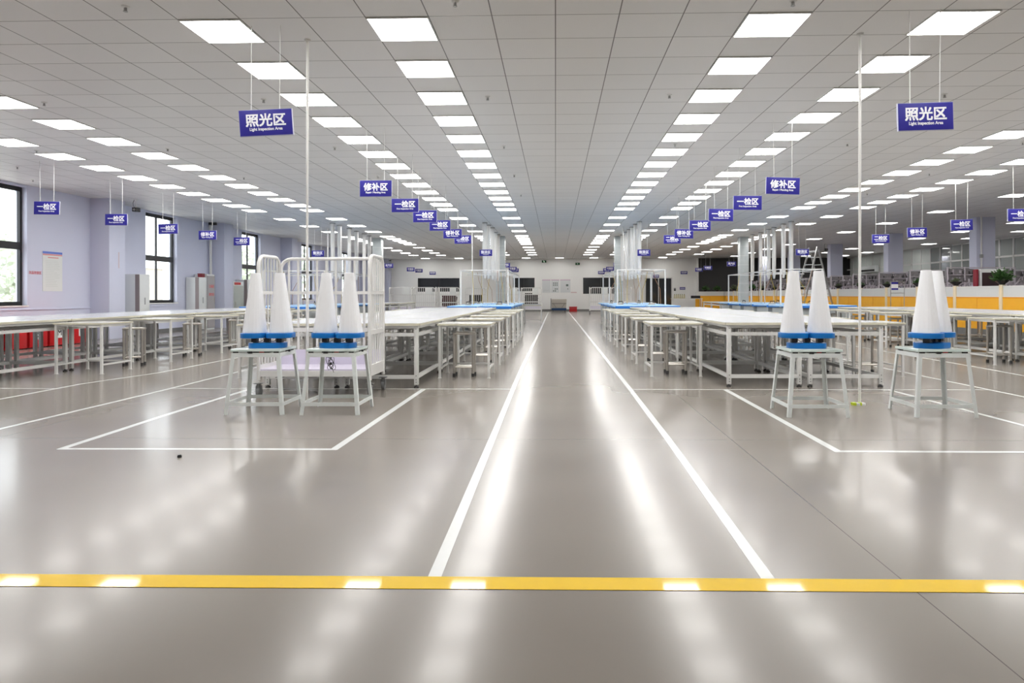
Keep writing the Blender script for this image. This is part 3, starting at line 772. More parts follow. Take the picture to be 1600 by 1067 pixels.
for nm, xc, gx in IRON:
    for c, xo in enumerate((-.62, .62)):
        xx = (gx[0] + gx[1]) / 2 + (xo if nm not in ('left aisle', 'right aisle') else xo * .82)
        for i in range(5):
            iron_table('blue ironing table, %s in the %s column of the %s ironing line' % (nth(i), ('left', 'right')[c], nm), (xx, 20.92 + 1.62 * i, 0), 0, 'blue topped ironing tables')
            if i in (1, 3): iron_tool('steam iron on the %s table in the %s column of the %s ironing line' % (nth(i), ('left', 'right')[c], nm), (xx - .1, 20.77 + 1.62 * i, .8455), .5 + i, 'steam irons')
    # gantry: six posts, rails, hanging hoses
    g = thing('gantry_frame', 'thin white gantry frame over the %s ironing line' % nm, 'frame', (0, 0, 0), 0, 'ironing gantries')
    ys = (21.73, 24.97, 28.21); zr = 1.96
    for X in gx:
        for Y in ys: MB().box(X - .022, X + .022, Y - .022, Y + .022, 0, zr).build('post', white_metal, g)
    r = MB()
    for X in gx: r.box(X - .014, X + .014, ys[0], ys[2], zr - .02, zr + .01)
    for Y in ys: r.box(gx[0], gx[1], Y - .014, Y + .014, zr - .02, zr + .01)
    r.box(gx[0], gx[1], 23.3, 23.33, zr - .12, zr - .09)
    r.build('rail', white_metal, g)
    hz = random.Random(len(nm)); nh = 0
    for i in range(5):
        for xo in (-.5, .5):
            X = (gx[0] + gx[1]) / 2 + xo * .8; Y = 21.9 + 1.4 * i; dx, dy = hz.uniform(-.25, .25), hz.uniform(-.2, .2)
            path = [(X, Y, zr - .02), (X + dx * .3, Y + dy * .2, zr - .30), (X + dx, Y + dy, 1.35), (X + dx * 1.1, Y + dy, .87)]
            if (i + (xo > 0)) % 2: MB().tube(path, .008, 6).build('hose', wire_brown, g, smooth=True)
            else: part(MB().tube(path, .008, 6).build('hose', wire_yellow, g, smooth=True), 'yellow hose')

def make_duct():
    t = thing('suction_duct', '', 'duct')
    MB().cyl((0, 0, 1.98), (0, 0, CH - .02), .076, 18).build('pipe', duct_white, t, smooth=True)
    MB().cyl((0, 0, 1.78), (0, 0, 1.98), .035, 12, .07).build('cone', duct_white, t, smooth=True)
    MB().cyl((0, 0, CH - .035), (0, 0, CH), .10, 16).build('ceiling_collar', steel_dark, t)
    return t
duct = Maker(make_duct)
DUCTS = [('far left', [(519.7, 348.3), (530.6, 352), (545.7, 356.7), (557, 361), (569, 365), (577, 368)], (586, 371)),
         ('left aisle', [(757.3, 347.8), (763, 351.5), (769.3, 355.5), (774, 363), (778, 366.3)], (781, 368)),
         ('right aisle', [(999, 346), (993, 350), (987.5, 354.6), (983, 358.2), (978.4, 362.3), (972.5, 366.6)], (968.5, 368)),
         ('far right', [(1236, 345.6), (1224, 349.8), (1209.3, 355.0), (1201, 357.8), (1188.5, 362.8), (1175.6, 366)], (1166, 369))]
for nm, tops, colp in DUCTS:
    for i, (u, v) in enumerate(tops):
        duct('white vertical suction duct over the %s ironing line, %s from the camera' % (nm, nth(i)), ceil_at(u, v)[:2] + (0,), 0, 'white suction ducts')
    X, Y, _ = ceil_at(*colp)
    t = thing('wrapped_column', 'glossy pale tiled column behind the %s ducts' % nm, 'column', (X, Y + .5, 0), 0, 'glossy columns by the ducts')
    MB().box(-.20, .20, -.20, .20, 0, CH).build('shaft', wrap, t, bevel=.01)
    jm = MB()
    for k in range(1, 9): jm.box(-.202, .202, -.202, .202, k * .42 - .004, k * .42 + .004)
    jm.build('joint', white_metal, t)
# thin lamp poles in front of the duct groups
for (u0, v0, u1, v1, lab) in ((507.5, 357, 512.5, 470, 'left of the far left ducts'), (738, 350, 738, 474, 'left of the left aisle ducts'), (968.5, 352, 974, 474, 'left of the right aisle ducts'), (1190, 353, 1195, 472, 'among the far right ducts')):
    q = at_depth(u1, 460, 26.59)
    t = thing('service_pole', 'thin white service pole ' + lab, 'pole', (q[0], q[1], 0), 0, 'service poles by the ducts')
    MB().cyl((0, 0, 0), (0, 0, CH), .022, 10).build('tube', duct_white, t, smooth=True)
    MB().box(-.04, .04, -.04, .04, 0, .012).build('foot_plate', white_metal, t)

# second line of benches behind the ironing lines, the lone bench at the aisle
for bi, (nm, x0) in enumerate((('far left', -9.3), ('left aisle', -3.6), ('right aisle', 2.4), ('far right', 7.6))):
    for i in range(3):
        for c in range(2):
            bench('long white workbench, %s row and %s column behind the %s ironing line' % (nth(i), ('left', 'right')[c], nm), (x0 + .5 + 1.015 * c, 31.2 + 1.85 * i, 0), 0, 'benches behind the ironing lines')
t = wing('white side table standing alone at the left aisle edge before the far carts', (-.92, 28.0, 0), 0, 'lone side table')
wing('white side table beside the lone one at the left aisle edge', (-1.75, 28.6, 0), 0, 'lone side table')
tag(MB().rrect(-.36, .36, -.3, .3, .7655, .80, .04).build('folded_mat', grey_plastic, None, bevel=.008, loc=(-.95, 28.0, 0)), 'folded dark grey mat on the lone side table by the aisle', 'mat')

# ------------------------------------------------------------------ hanging signs
EN = {'照光区': 'Light Inspection Area', '修补区': 'Repair / Mending Area', '一检区': 'First Inspection Area', '二检区': 'Second Inspection Area', '整烫区': 'Ironing Area',
      '蒸汽区': 'Steam Area', '中检区': 'Middle Inspection Area', '成品检验': 'Final Inspection'}
SAY = {'照光区': 'light inspection', '修补区': 'repair', '一检区': 'first inspection', '二检区': 'second inspection', '整烫区': 'ironing', '蒸汽区': 'steam', '中检区': 'middle inspection', '成品检验': 'final inspection'}
def sign(zh, uv, Y, label, roll=0.0, yaw=0.0, w=.5, h=.25, cords=True):
    X, Y, Z = at_depth(uv[0], uv[1], Y)
    t = thing('hanging_sign' if cords else 'wall_sign', label, 'sign', (X, Y, Z), 0, 'blue area signs', rot=(0, roll, yaw))
    MB().box(-w / 2, w / 2, -.012, .012, -h / 2, h / 2).build('board', sign_blue, t, bevel=.002)
    MB().box(-w / 2 - .004, w / 2 + .004, -.008, .014, -h / 2 - .004, h / 2 + .004).build('rim', mat('sign_rim', (.5, .5, .62), .4), t)
    k = w / .5
    text('lettering', zh, (.375 if len(zh) == 3 else .40) * k, sign_white, t, (0, -.0135, .026 * h / .25), bold=.0034 * k)
    text('caption', EN[zh], (.31 if len(EN[zh]) > 14 else .22) * k, sign_white, t, (0, -.0135, -.066 * h / .25), bold=.0010 * k, size=.040 * k)
    if cords:
        for s in (-1, 1):
            px = s * w * .27; top = Vector((px * 1.05, 0, CH - Z))
            R_ = Matrix.Rotation(yaw, 3, 'Z') @ Matrix.Rotation(roll, 3, 'Y'); tl = R_.inverted() @ top
            MB().cyl((px, 0, h / 2 - .005), tl, .0038, 6).build('cord', cord_white, t)
    return t
def depth_for(v, z=2.83): return (z - HC) * F_PX / (HORIZON - v)
S = [('照光区', 416, 191.8, 6.65, 'big left blue sign, light inspection area, hanging tilted', -.064, .10), ('照光区', 1445.5, 182.3, 6.45, 'big right blue sign, light inspection area, nearest the camera', -.023, 0)]
for zh, u, v, Y, lab, ro, ya in S: sign(zh, (u, v), Y, lab, ro, ya)
LINES = [('left of the aisle', [('修补区', 587.3, 294.6, 0), ('一检区', 633, 321, 0), ('一检区', 664, 338, 0), ('一检区', 687.5, 352.3, 0), ('修补区', 707.2, 365.2, 0), ('二检区', 723.1, 374.2, 0), ('整烫区', 759.2, 395, 0)]),
         ('right of the aisle', [('修补区', 1223, 290.5, .033), ('一检区', 1168, 317, .01), ('一检区', 1126.4, 336, .02), ('一检区', 1093.8, 352.5, .0), ('修补区', 1068.5, 365.3, .015), ('二检区', 1050.3, 374, 0), ('整烫区', 1006, 394.8, 0)]),
         ('by the left windows', [('一检区', 73.4, 325, .02), ('一检区', 181.8, 343.2, .01), ('一检区', 262.8, 357.7, -.02), ('修补区', 324.4, 367.5, 0), ('二检区', 377.7, 377.2, 0), ('整烫区', 496.8, 396.2, 0)]),
         ('by the orange partition', [('一检区', 1594, 336, 0), ('一检区', 1502.7, 351.6, -.03), ('修补区', 1432.9, 363.2, -.01), ('二检区', 1376, 373.2, 0), ('整烫区', 1253.6, 394, .01)])]
for where, ss in LINES:
    for i, (zh, u, v, ro) in enumerate(ss):
        near = zh == '整烫区'          # hangs in front of the ducts
        sign(zh, (u, v), 24.2 if near else depth_for(v), 'blue %s area sign, %s from the camera in the line %s' % (SAY[zh], nth(i), where), ro, w=.445 if near else .5, h=.222 if near else .25)
FARS = [('蒸汽区', 607.5, 415.2, 38.9), ('中检区', 641.8, 420.9, 44.0), ('中检区', 654.6, 422.9, 47.6), ('蒸汽区', 790, 414.4, 38.9), ('中检区', 801.1, 420, 44.0), ('中检区', 804.6, 422.2, 47.0),
        ('蒸汽区', 965.5, 413.6, 38.9), ('中检区', 953.2, 419.8, 44.5), ('中检区', 948.3, 422, 47.0), ('蒸汽区', 1143, 412.4, 38.9), ('中检区', 1106.2, 418.6, 43.5), ('中检区', 1092.1, 421.4, 46.5)]
for i, (zh, u, v, Y) in enumerate(FARS):
    sign(zh, (u, v), Y, 'small far blue sign, %s from the left of the %s group at the back' % (nth(i % 3 if i < 6 else 2 - i % 3), ('far left', 'left aisle', 'right aisle', 'far right')[i // 3]))
for i, (u, v, w) in enumerate(((676, 426.7, .45), (939.6, 425.8, .47), (1068.7, 426, .48), (1025.3, 431.4, .40))):
    sign('成品检验', (u, v), YB - (.04 if i != 3 else .13), 'small blue sign fixed to the back wall, ' + ('leftmost of four', 'right of the aisle above the right hatch', 'right of the sliding door', 'over the sliding door')[i], cords=False, w=w, h=.21)

# ------------------------------------------------------------------ along the left wall
def make_dehumid():
    t = thing('dehumidifier', '', 'dehumidifier')
    MB().box(-.225, .225, -.25, .25, .03, 1.80).build('housing', cabinet_white, t, bevel=.012)
    MB().box(.10, .2255, -.254, -.249, .08, 1.79).build('grille_strip', brown_strip, t)
    MB().box(.125, .205, -.257, -.253, .10, .32).build('filter_cover', mat('brown_dark', (.16, .13, .13), .5), t)
    d = MB().box(.224, .231, -.235, .235, .08, 1.74).build('door', cabinet_white, t, bevel=.003)
    MB().box(.231, .246, -.02, .015, .92, 1.12).build('handle', grey_plastic, d, bevel=.003)
    MB().box(-.21, .21, -.23, .23, 0, .03).build('plinth', base_grey, t)
    return t
deh = Maker(make_dehumid)
deh('white dehumidifier with brown strip before the second left window', (-12.262, 19.88, 0), 0, 'white dehumidifiers')
deh('white dehumidifier standing beside the red topped cabinet', (-12.262, 23.2, 0), 0, 'white dehumidifiers')
deh('white dehumidifier with brown strip before the third left window', (-12.27, 26.87, 0), 0, 'white dehumidifiers')
t = thing('tool_cabinet', 'pale glazed cabinet with red lettering in the pillar corner', 'cabinet', (-12.235, 23.74, 0))
MB().box(-.225, .20, -.26, .26, 0, .06).box(-.225, .20, -.26, .26, 1.86, 1.92).box(-.225, -.20, -.26, .26, .06, 1.86).box(-.2, .2, -.26, -.23, .06, 1.86).box(-.2, .2, .23, .26, .06, 1.86).build('carcass', cabinet_white, t)
d = MB().box(.2, .222, -.25, .25, .06, 1.86).build('door', mat('cabinet_grey_door', (.40, .38, .39), .2), t)
MB().box(.222, .24, .19, .21, .95, 1.1).build('handle', steel, d)
MB().box(.2225, .224, -.2, .2, .62, .72).build('shelf_line', cabinet_white, d)
for z in (1.22, 1.50): text('lettering', '工具柜' if z > 1.3 else '请勿动', .34, red_ink, d, (.2245, 0, z), bold=.002, rz=PI / 2)
t = thing('toolbox', 'small dark red box on top of the second dehumidifier', 'box', (-12.14, 23.3, 1.802))
MB().box(-.07, .07, -.11, .11, 0, .11).build('body', red_dark, t, bevel=.008); MB().rrect(-.08, .08, -.12, .12, .11, .13, .02).build('lid', red_dark, t)
t = thing('storage_cabinet', 'grey green cabinet with a red label beyond the second pillar', 'cabinet', (-12.19, 25.72, 0))
MB().box(-.25, .22, -.4, .4, 0, 1.70).build('body', cabinet_white, t, bevel=.01)
dd = MB().box(.22, .235, -.38, .38, .05, 1.55).build('door', cab_green, t, bevel=.003); MB().box(.235, .25, -.3, -.28, .8, .95).build('handle', steel, dd)
MB().box(.222, .236, -.35, .15, 1.58, 1.67).build('red_label', red, t)
# red bins
def bin_box(y0, y1, letter, label):
    t = thing('red_bin', label, 'bin', (-11.98, (y0 + y1) / 2, 0), 0, 'red bins by the left wall')
    L = (y1 - y0) / 2 - .012; w = .31; m = MB()
    m.box(-w, w, -L, L, .02, .045).box(-w, -w + .02, -L, L, .045, .56).box(w - .02, w, -L, L, .045, .56).box(-w, w, -L, -L + .02, .045, .56).box(-w, w, L - .02, L, .045, .56)
    m.build('bin_body', red, t, bevel=.006)
    MB().box(-w - .012, w + .012, -L - .008, L + .008, .545, .575).box(-w + .03, w - .03, -L + .02, L - .02, .04, .05).build('rim', red, t)
    if letter:
        s = MB().box(w + .0005, w + .003, -.10, .10, .19, .44).build('paper_label', paper, t)
        text('lettering', letter, .10 if letter != 'M' else .13, black, s, (w + .0045, 0, .315), bold=.004, rz=PI / 2, size=.19)
    for a in (-1, 1):
        for b in (-1, 1): MB().box(a * .2 - .03, a * .2 + .03, b * L * .7 - .03, b * L * .7 + .03, 0, .02).build('foot', black, t)
bin_box(14.3, 14.94, '', 'plain red bin by the left wall before the one marked S')
bin_box(13.6, 14.27, '', 'red bin at the left picture edge under the window')
bin_box(14.97, 15.55, 'S', 'red bin marked S by the left wall')
bin_box(15.58, 16.25, 'M', 'red bin marked M by the left wall')
bin_box(16.28, 17.06, 'L', 'red bin marked L by the left wall')
# notices on the wall
p = thing('wall_notice', 'tall white notice sheet with blue top on the left wall', 'poster', (XL + .002, 16.82, 1.78))
MB().box(0, .006, -.335, .335, -.49, .49).build('sheet', paper, p)
MB().box(.006, .0075, -.335, .335, .435, .49).build('blue_band', mat('band_blue', (.12, .20, .62), .4), p)
MB().box(.006, .0078, -.33, .33, .395, .432).box(.006, .0078, -.16, .2, .33, .355).build('red_band', mat('band_red', (.72, .32, .32), .5), p)
q = MB(); rr = random.Random(5)
for k in range(16): q.box(.006, .0068, -.24, rr.uniform(.05, .26), .26 - k * .042, .268 - k * .042)
q.build('text_lines', mat('faint_ink', (.62, .66, .62), .5), p)
o = text('wall_lettering', '次品存放区', .40, red_ink, None, (XL + .003, 16.25, 1.735), bold=.0015, rz=PI / 2); tag(o, 'red characters on the left wall beside the notice', 'lettering')
o = MB().box(0, .002, -.02, .02, -.22, .22).build('faded_strip', mat('faded_red', (.62, .50, .55), .6), None, loc=(XL + .531, 18.60, 2.15)); tag(o, 'faded pink strip on the first pillar', 'sticker')
# cameras, pipes
def cctv(loc, drop, label):
    t = thing('security_camera', label, 'camera', loc)
    MB().cyl((0, 0, -.01), (0, 0, -drop), .012, 8).cyl((0, 0, 0), (0, 0, -.012), .05, 12).build('bracket', cord_white, t)
    MB().rrect(-.075, .075, -.09, .09, -drop - .11, -drop, .03).build('body', black_gloss, t, bevel=.01)
    MB().tube([(-.05, 0, 0), (-.09, 0, -drop * .4), (-.08, 0, -drop * .8), (-.03, 0, -drop)], .006, 6).build('cable', black, t)
    MB().cyl((0, -.09, -drop - .06), (0, -.1, -drop - .06), .03, 12).build('lens', steel_dark, t)
    return t
x, y, z = ceil_at(210, 312); cctv((x + .05, y, CH), .22, 'black security camera hanging near the second left window')
cctv((-11.75, 48.6, CH), .10, 'black security camera at the far left corner')
cctv((14.1, 36.2, CH), .25, 'black security camera by the third hall column')
o = MB().cyl((0, 0, 0), (0, 0, CH - .20), .045, 12).cyl((0, 0, CH - .20), (0, 0, CH - .091), .06, 12).build('drain_pipe', duct_white, None, smooth=True, loc=(XL + .10, 24.48, 0)); tag(o, 'white vertical pipe in the corner of the second left pillar', 'pipe')
o = MB().box(-.16, .1, -.05, .05, -.09, 0).build('pipe_box', frame_dark, None, loc=(XL + .25, 24.40, CH)); tag(o, 'dark box on the ceiling above the white corner pipe', 'box')
t = thing('conduit', 'white conduit with a small box on the nearest visible hall column', 'pipe', (14.56, 23.88, 0))
MB().cyl((0, 0, 0), (0, 0, CH), .028, 10).build('tube', duct_white, t, smooth=True); MB().box(-.05, .05, -.03, .03, 2.40, 2.52).build('box', grey_plastic, t)

# ------------------------------------------------------------------ orange partition with posts and planters
XP = 11.5
def make_panel():
    t = thing('partition_panel', '', 'partition')
    MB().box(-.022, .022, -.965, .965, .22, 1.05).build('orange_board', orange, t)
    m = MB()
    for k in range(20): m.box(-.024, .024, -.965, .965, .25 + k * .04, .253 + k * .04)
    m.build('rib', orange_trim, t)
    MB().box(-.03, .03, -.965, .965, 1.05, 1.085).box(-.026, .026, -.008, .008, .22, 1.05).build('orange_rail', orange_trim, t)
    MB().box(-.012, .012, -.965, .965, 1.085, 1.345).build('grey_board', panel_grey, t)
    MB().box(-.025, .025, -.965, .965, 1.345, 1.375).box(-.014, .014, -.006, .006, 1.085, 1.345).build('top_rail', white_metal, t)
    MB().box(-.02, .02, -.965, .965, .0, .22).build('plinth', base_grey, t)
    return t
panel = Maker(make_panel)
def make_post():
    t = thing('partition_post', '', 'post')
    MB().box(-.05, .05, -.058, -.008, 0, 1.40).box(-.05, .05, .008, .058, 0, 1.40).build('profile', post_cream, t, bevel=.004)
    MB().box(-.04, .04, -.01, .01, 0, 1.385).build('core', orange_trim, t)
    return t
post = Maker(make_post)
def planter(loc, size, seed, label, m=leaf):
    t = thing('planter', label, 'plant', loc, 0, 'planters on the partition')
    MB().lathe([(0, 0), (.06, 0), (.07, .02), (.155, .09), (.165, .115), (.15, .115), (.14, .10), (0, .10)], 18).build('bowl', black_gloss, t, smooth=True)
    q = random.Random(seed); f = MB()
    for k in range(int(60 + 300 * size)):
        a = q.random() * 2 * PI; el = q.uniform(.15, 1.45); L = size * q.uniform(.5, 1.0) * .36
        d = Vector((math.cos(a) * math.cos(el), math.sin(a) * math.cos(el), math.sin(el)))
        p0 = Vector((0, 0, .09)) + d * L * q.uniform(.3, .9); wv = d.cross(Vector((q.uniform(-1, 1), q.uniform(-1, 1), q.uniform(-1, 1)))).normalized() * (.012 + .014 * size)
        e = p0 + d * (.07 * (.6 + size)) + Vector((0, 0, -.02))
        f.quad(p0, (p0 + e) / 2 + wv, e, (p0 + e) / 2 - wv)
    for k in range(7):
        a = k * .9; f.cyl((0, 0, .09), (math.cos(a) * .1 * size, math.sin(a) * .1 * size, .09 + .22 * size), .004, 5)
    f.build('foliage', m, t)
    return t
SZ = {0: .95, 1: .36, 2: .5, 3: .32, 4: .4, 5: .3}
for k in range(15):
    yy = 15.95 + 2.05 * k
    post('cream partition post, %s from the right picture edge' % nth(max(k - 1, 0)) if k else 'cream partition post beyond the right picture edge', (XP, yy, 0), 0, 'cream partition posts')
    panel('orange and grey partition panel, %s from the right picture edge' % nth(k), (XP, yy + 1.025, 0), 0, 'orange partition panels')
    if k: planter((XP, yy, 1.402), SZ.get(k - 1, .35 if k < 12 else .9), k, 'black bowl planter, %s from the right on the partition posts' % nth(k - 1), leaf if k in (1, 3, 5, 12, 13) else leaf_dry)
for k in range(2):
    panel('far crosswise partition panel, %s from the left' % nth(k), (10.45 + 1.0 * 1.9 * k * .0 + 1.95 * k - .0, 46.9, 0), PI / 2, 'orange partition panels')
planter((10.15, 46.9, 1.38), .9, 31, 'dark bush planter on the far crosswise partition, left one'); planter((10.95, 46.9, 1.38), .9, 32, 'dark bush planter on the far crosswise partition, right one')
t = thing('notice_stand', 'grey notice stand with blue edged sheet before the orange partition', 'stand', (10.75, 21.9, 0))
MB().cyl((-.21, 0, .02), (-.21, 0, 1.57), .012, 8).cyl((.21, 0, .02), (.21, 0, 1.57), .012, 8).cyl((-.21, 0, 1.56), (.21, 0, 1.56), .012, 8).cyl((-.21, 0, 1.2), (.21, 0, 1.2), .010, 8).build('frame', steel_dark, t)
MB().box(-.28, -.14, -.12, .12, 0, .02).box(.14, .28, -.12, .12, 0, .02).build('foot', steel_dark, t)
s = MB().box(-.19, .02, -.006, .006, 1.30, 1.545).build('sheet', paper, t)
MB().box(-.19, .02, -.0075, -.006, 1.48, 1.545).box(-.19, .02, -.0075, -.006, 1.30, 1.355).build('blue_band', sign_blue, s)
x0 = at_depth(1531.5, 440, 19.4)[0]; x1 = at_depth(1565, 440, 19.4)[0]; xr = at_depth(1526, 440, 19.4)[0]
t = thing('notice_cabinet', 'dark brown framed cabinet behind the partition by the column', 'cabinet', (x0, 19.4, 0))
MB().box(0, x1 - x0 + .1, .0, .3, 0, 1.86).build('frame', cabinet_white, t); MB().box(.05, x1 - x0 + .06, -.006, .0, .6, 1.76).build('panel', brown_black, t)
MB().box(xr - x0 + .02, xr - x0 + .06, .02, .2, 0, 1.85).build('red_side', red_dark, t)

# ------------------------------------------------------------------ knitting machines beyond the partition
def machine_kind(seed):
    def make_machine():
        t = thing('knitting_machine', '', 'machine')
        q = random.Random(seed)
        MB().box(-1.05, 1.05, -.32, .32, 0, .85).build('base', machine_grey, t, bevel=.02)
        MB().box(-1.1, 1.1, -.38, .30, .85, .98).build('bed', machine_lilac, t, bevel=.01)
        cx = q.uniform(-.6, .5)
        MB().box(cx - .2, cx + .2, -.34, .22, .98, 1.16).build('carriage', machine_dark, t, bevel=.015)
        fr = MB()
        for x in (-1.02, -.5, 0, .5, 1.02): fr.box(x - .016, x + .016, .16, .20, .98, 2.0)
        for z in (1.30, 1.52, 1.76, 1.98): fr.box(-1.04, 1.04, .16, .20, z - .012, z + .012)
        for k in range(26):
            x = q.uniform(-1, 1); z = q.uniform(1.0, 1.5)
            fr.bar((x, .12, z), (x + q.uniform(-.16, .16), q.uniform(-.2, .12), z + q.uniform(.08, .3)), .012, .012)
        fr.build('yarn_frame', machine_lilac, t)
        cs = [MB(), MB(), MB()]
        for z in (1.32, 1.54, 1.78):
            for k in range(17):
                if q.random() < .82:
                    x = -.98 + k * .122 + q.uniform(-.02, .02); h = q.uniform(.08, .17)
                    cs[q.choice((0, 0, 1, 2))].cyl((x, .19 + q.uniform(-.05, .05), z), (x, .19, z + h), q.uniform(.03, .05), 7, .02)
        for k in range(60):
            x = q.uniform(-1.02, 1.0); z = q.uniform(.99, 1.9); w = q.uniform(.01, .07); h = q.uniform(.01, .09)
            cs[q.choice((0, 1, 2))].box(x, x + w, .08, .12, z, z + h)
        for m_, c_, n_ in ((machine_dark, cs[0], 'dark yarn cones and fittings'), (machine_lilac, cs[1], 'pale yarn cones and fittings'), (machine_grey, cs[2], 'grey yarn cones and fittings')):
            part(c_.build('yarn_cones', m_, t), n_)['kind'] = 'stuff'
        MB().box(-1.04, 1.04, .25, .29, 1.5, 1.95).build('back_screen', machine_grey, t)
        lx = q.uniform(-.7, .2)
        MB().box(lx, lx + .6, -.14, -.09, 1.26, 1.29).build('lamp', mat('machine_lamp', (.9, .9, .9), .4, emit=((1, .95, 1), 7.0)), t)
        MB().box(.75, 1.05, -.30, -.22, 1.0, 1.30).build('screen', machine_dark, t)
        return t
    return Maker(make_machine)
machines = [machine_kind(k) for k in (4, 11, 23)]
for c, xm in enumerate((13.15, 16.4, 19.2)):
    for i in range(13):
        yy = 16.9 + 2.25 * i
        if c == 0 and i == 1: continue
        machines[(i + c) % 3]('grey knitting machine, %s from the front in the %s row behind the partition' % (nth(i), ('nearest', 'middle', 'farthest')[c]), (xm, yy, 0), 0, 'grey knitting machines')
t = thing('air_conditioner', 'white air conditioner with dark slot on the far frosted wall', 'air conditioner', (XG - .08, 46.1, 2.62))
MB().box(-.25, 0, -1.1, 1.1, 0, .42).build('case', cabinet_white, t, bevel=.015); MB().box(-.256, -.245, -1.0, 1.0, .06, .17).build('slot', black, t)

# ------------------------------------------------------------------ ladder
t = thing('step_ladder', 'tall aluminium A-frame ladder beyond the far right ducts', 'ladder', (10.4, 28.0, 0), .45)
alu = mat('aluminium', (.50, .50, .50), .35, metal=.9)
for s in (-1, 1):
    m = MB()
    def lp(f, w): return Vector((s * (1.02 - .98 * f), w * (.27 - .06 * f), 2.95 * f))
    for w in (-1, 1): m.bar(lp(0, w), lp(1.04 if s < 0 else 1.0, w), .03, .07)
    for k in range(1, 10): m.bar(lp(k / 10, -1), lp(k / 10, 1), .03, .03)
    m.build('ladder_side', alu, t)
MB().box(-.06, .06, -.24, .24, 2.86, 2.93).build('hinge', alu, t)
MB().cyl((-.6, 0, 1.16), (.6, 0, 1.16), .008, 6).build('strap', wire_yellow, t)

# ------------------------------------------------------------------ at the back wall
for i, (u, lab) in enumerate(((850.2, 'green exit sign on the back wall left of the aisle'), (902.5, 'dark green exit sign hanging right of the aisle at the back'))):
    X, Y, Z = at_depth(u, 408.6 if i == 0 else 412.2, YB - .05)
    t = thing('exit_sign', lab, 'sign', (X, Y, Z))
    MB().box(-.16, .16, -.03, .045, -.085, .085).build('case', frame_dark, t); MB().box(-.145, .145, -.032, -.03, -.072, .072).build('panel', green_sign, t)
    m = MB().cyl((-.02, -.034, .045), (-.02, -.036, .045), .016, 10).bar((-.02, -.035, .03), (0, -.035, -.015), .003, .022).bar((0, -.035, -.015), (.04, -.035, -.055), .003, .014).bar((0, -.035, -.015), (-.04, -.035, -.05), .003, .014).bar((-.05, -.035, .02), (.03, -.035, .01), .003, .012)
    m.build('running_figure', mat('exit_white', (.8, .85, .8), .4, emit=((.8, 1, .8), 1.0)) if i == 0 else paper, t)
    if i: MB().cyl((-.1, 0, .085), (-.1, 0, CH - Z), .004, 6).cyl((.1, 0, .085), (.1, 0, CH - Z), .004, 6).build('cord', cord_white, t)
for i, (u0, u1, lab) in enumerate(((847, 860.5, 'left one'), (861, 874, 'middle one with dark pictures'), (875, 891.5, 'right one with a small chart'))):
    x0 = at_depth(u0, 447, YB)[0]; x1 = at_depth(u1, 447, YB)[0]; w = (x1 - x0) / 2 - .01
    t = thing('wall_poster', 'pale poster with pink header on the back wall, ' + lab, 'poster', ((x0 + x1) / 2, YB - .012, 0), 0, 'posters on the back wall')
    MB().box(-w, w, 0, .01, 1.34, 2.27).build('sheet', mat('poster_pale', (.70, .72, .73), .5), t)
    MB().box(-w, w, -.002, 0, 2.23, 2.28).build('header', pink, t)
    pm = MB(); q = random.Random(i)
    if i == 1:
        for a in range(3):
            for b_ in range(5):
                if q.random() < .75: pm.box(-.16 + a * .13, -.08 + a * .13, -.002, 0, 1.42 + b_ * .14, 1.42 + b_ * .14 + .09)
    elif i == 2: pm.box(.05, .22, -.002, 0, 1.80, 1.95).box(.16, .21, -.002, 0, 1.56, 1.66)
    else: pm.box(-.2, .2, -.002, 0, 1.5, 1.505)
    pm.build('pictures', mat('poster_ink', (.12, .16, .15), .5), t)
x, y, z = at_depth(896.5, 457, YB - .003)
o = MB().box(-.21, .21, 0, .003, -.03, .05).build('notice_strip', mat('notice_pink', (.72, .58, .58), .5), None, loc=(x, y - .003, z)); tag(o, 'small pink notice strip on the back wall above the red box', 'notice')
t = thing('canvas_trolley', 'beige canvas trolley with navy bottom at the back wall', 'cart', (.24, 48.4, 0))
MB().loft([[(-.50, -.3, .25), (.50, -.3, .25), (.50, .3, .25), (-.50, .3, .25)], [(-.55, -.34, .88), (.55, -.34, .88), (.55, .34, .88), (-.55, .34, .88)]]).build('canvas_bag', canvas, t, bevel=.03)
MB().box(-.5, .5, -.345, -.3, .55, .6).bar((-.42, -.35, .6), (-.2, -.34, .28), .02, .03).bar((.42, -.35, .6), (.2, -.34, .28), .02, .03).build('strap', mat('strap_grey', (.24, .22, .2), .7), t)
MB().box(-.52, .52, -.32, .32, .10, .25).build('base', navy, t, bevel=.02); MB().tube([(-.56, -.3, .1), (-.56, -.3, .92), (-.56, .3, .92), (-.56, .3, .1)], .02, 8).build('frame', black, t)
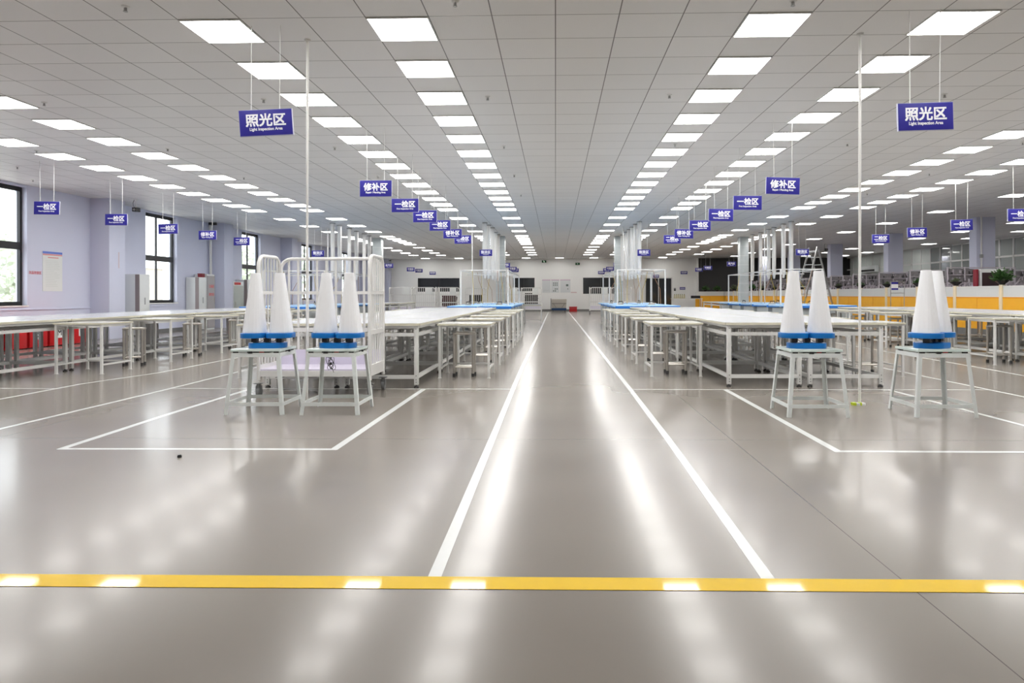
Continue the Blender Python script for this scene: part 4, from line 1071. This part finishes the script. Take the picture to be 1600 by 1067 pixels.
for sx in (-1, 1):
    for sy in (-1, 1): MB().cyl((sx * .42 - .015, sy * .25, .05), (sx * .42 + .015, sy * .25, .05), .05, 14).build('wheel', black, t, smooth=True)
t = thing('red_crate', 'red plastic crate on the floor at the back wall', 'crate', (1.24, 48.7, 0))
MB().box(-.27, .27, -.2, .2, 0, .03).box(-.27, .27, -.2, -.18, .03, .32).box(-.27, .27, .18, .2, .03, .32).box(-.27, -.25, -.2, .2, .03, .32).box(.25, .27, -.2, .2, .03, .32).build('body', red, t, bevel=.006)
MB().box(-.29, .29, -.22, .22, .31, .345).build('rim', red, t)
t = thing('card_reader', 'black card reader on the wall right of the sliding door', 'reader', (8.63, YB - .03, 1.55)); MB().box(-.07, .07, 0, .03, -.1, .1).build('case', black_gloss, t, bevel=.01); MB().box(-.05, .05, -.003, 0, .0, .07).build('display', grey_plastic, t)
t = thing('wall_plate', 'dark blue name plate on the back wall right of the door', 'sign', (9.18, YB - .012, 1.62)); MB().box(-.2, .2, 0, .012, -.09, .09).build('plate', sign_blue, t); MB().box(-.16, .16, -.002, 0, -.02, .02).build('text_line', sign_white, t)
t = thing('yarn_table', 'white table with yarn cones before the back wall, right of the door', 'table', (8.75, 46.2, 0))
MB().box(-1.0, 1.0, -.3, .3, .89, .92).build('tabletop', white_metal, t)
for sx in (-1, 1):
    for sy in (-1, 1): MB().box(sx * .95 - .02, sx * .95 + .02, sy * .26 - .02, sy * .26 + .02, 0, .89).build('leg', white_metal, t)
for k in range(12):
    c = thing('yarn_cone', 'beige yarn cone in a row of twelve, %s along, by the back wall' % nth(k), 'yarn', (7.95 + (k % 6) * .13, 46.1 + .16 * (k // 6), .9205), 0, 'yarn cones on the far table')
    MB().cyl((0, 0, 0), (0, 0, .26), .05, 12, .03).build('yarn', mat('yarn_beige', (.48, .44, .30), .8), c, smooth=True); MB().cyl((0, 0, .26), (0, 0, .29), .015, 8).build('core', black, c)
o = MB().rrect(-.3, .3, -.2, .2, 0, .18, .12).build('black_bag', garment_black, None, bevel=.06, loc=(9.35, 46.2, .9205)); tag(o, 'black bag lying on the yarn table by the dark wall', 'bag')

bpy.context.view_layer.update()
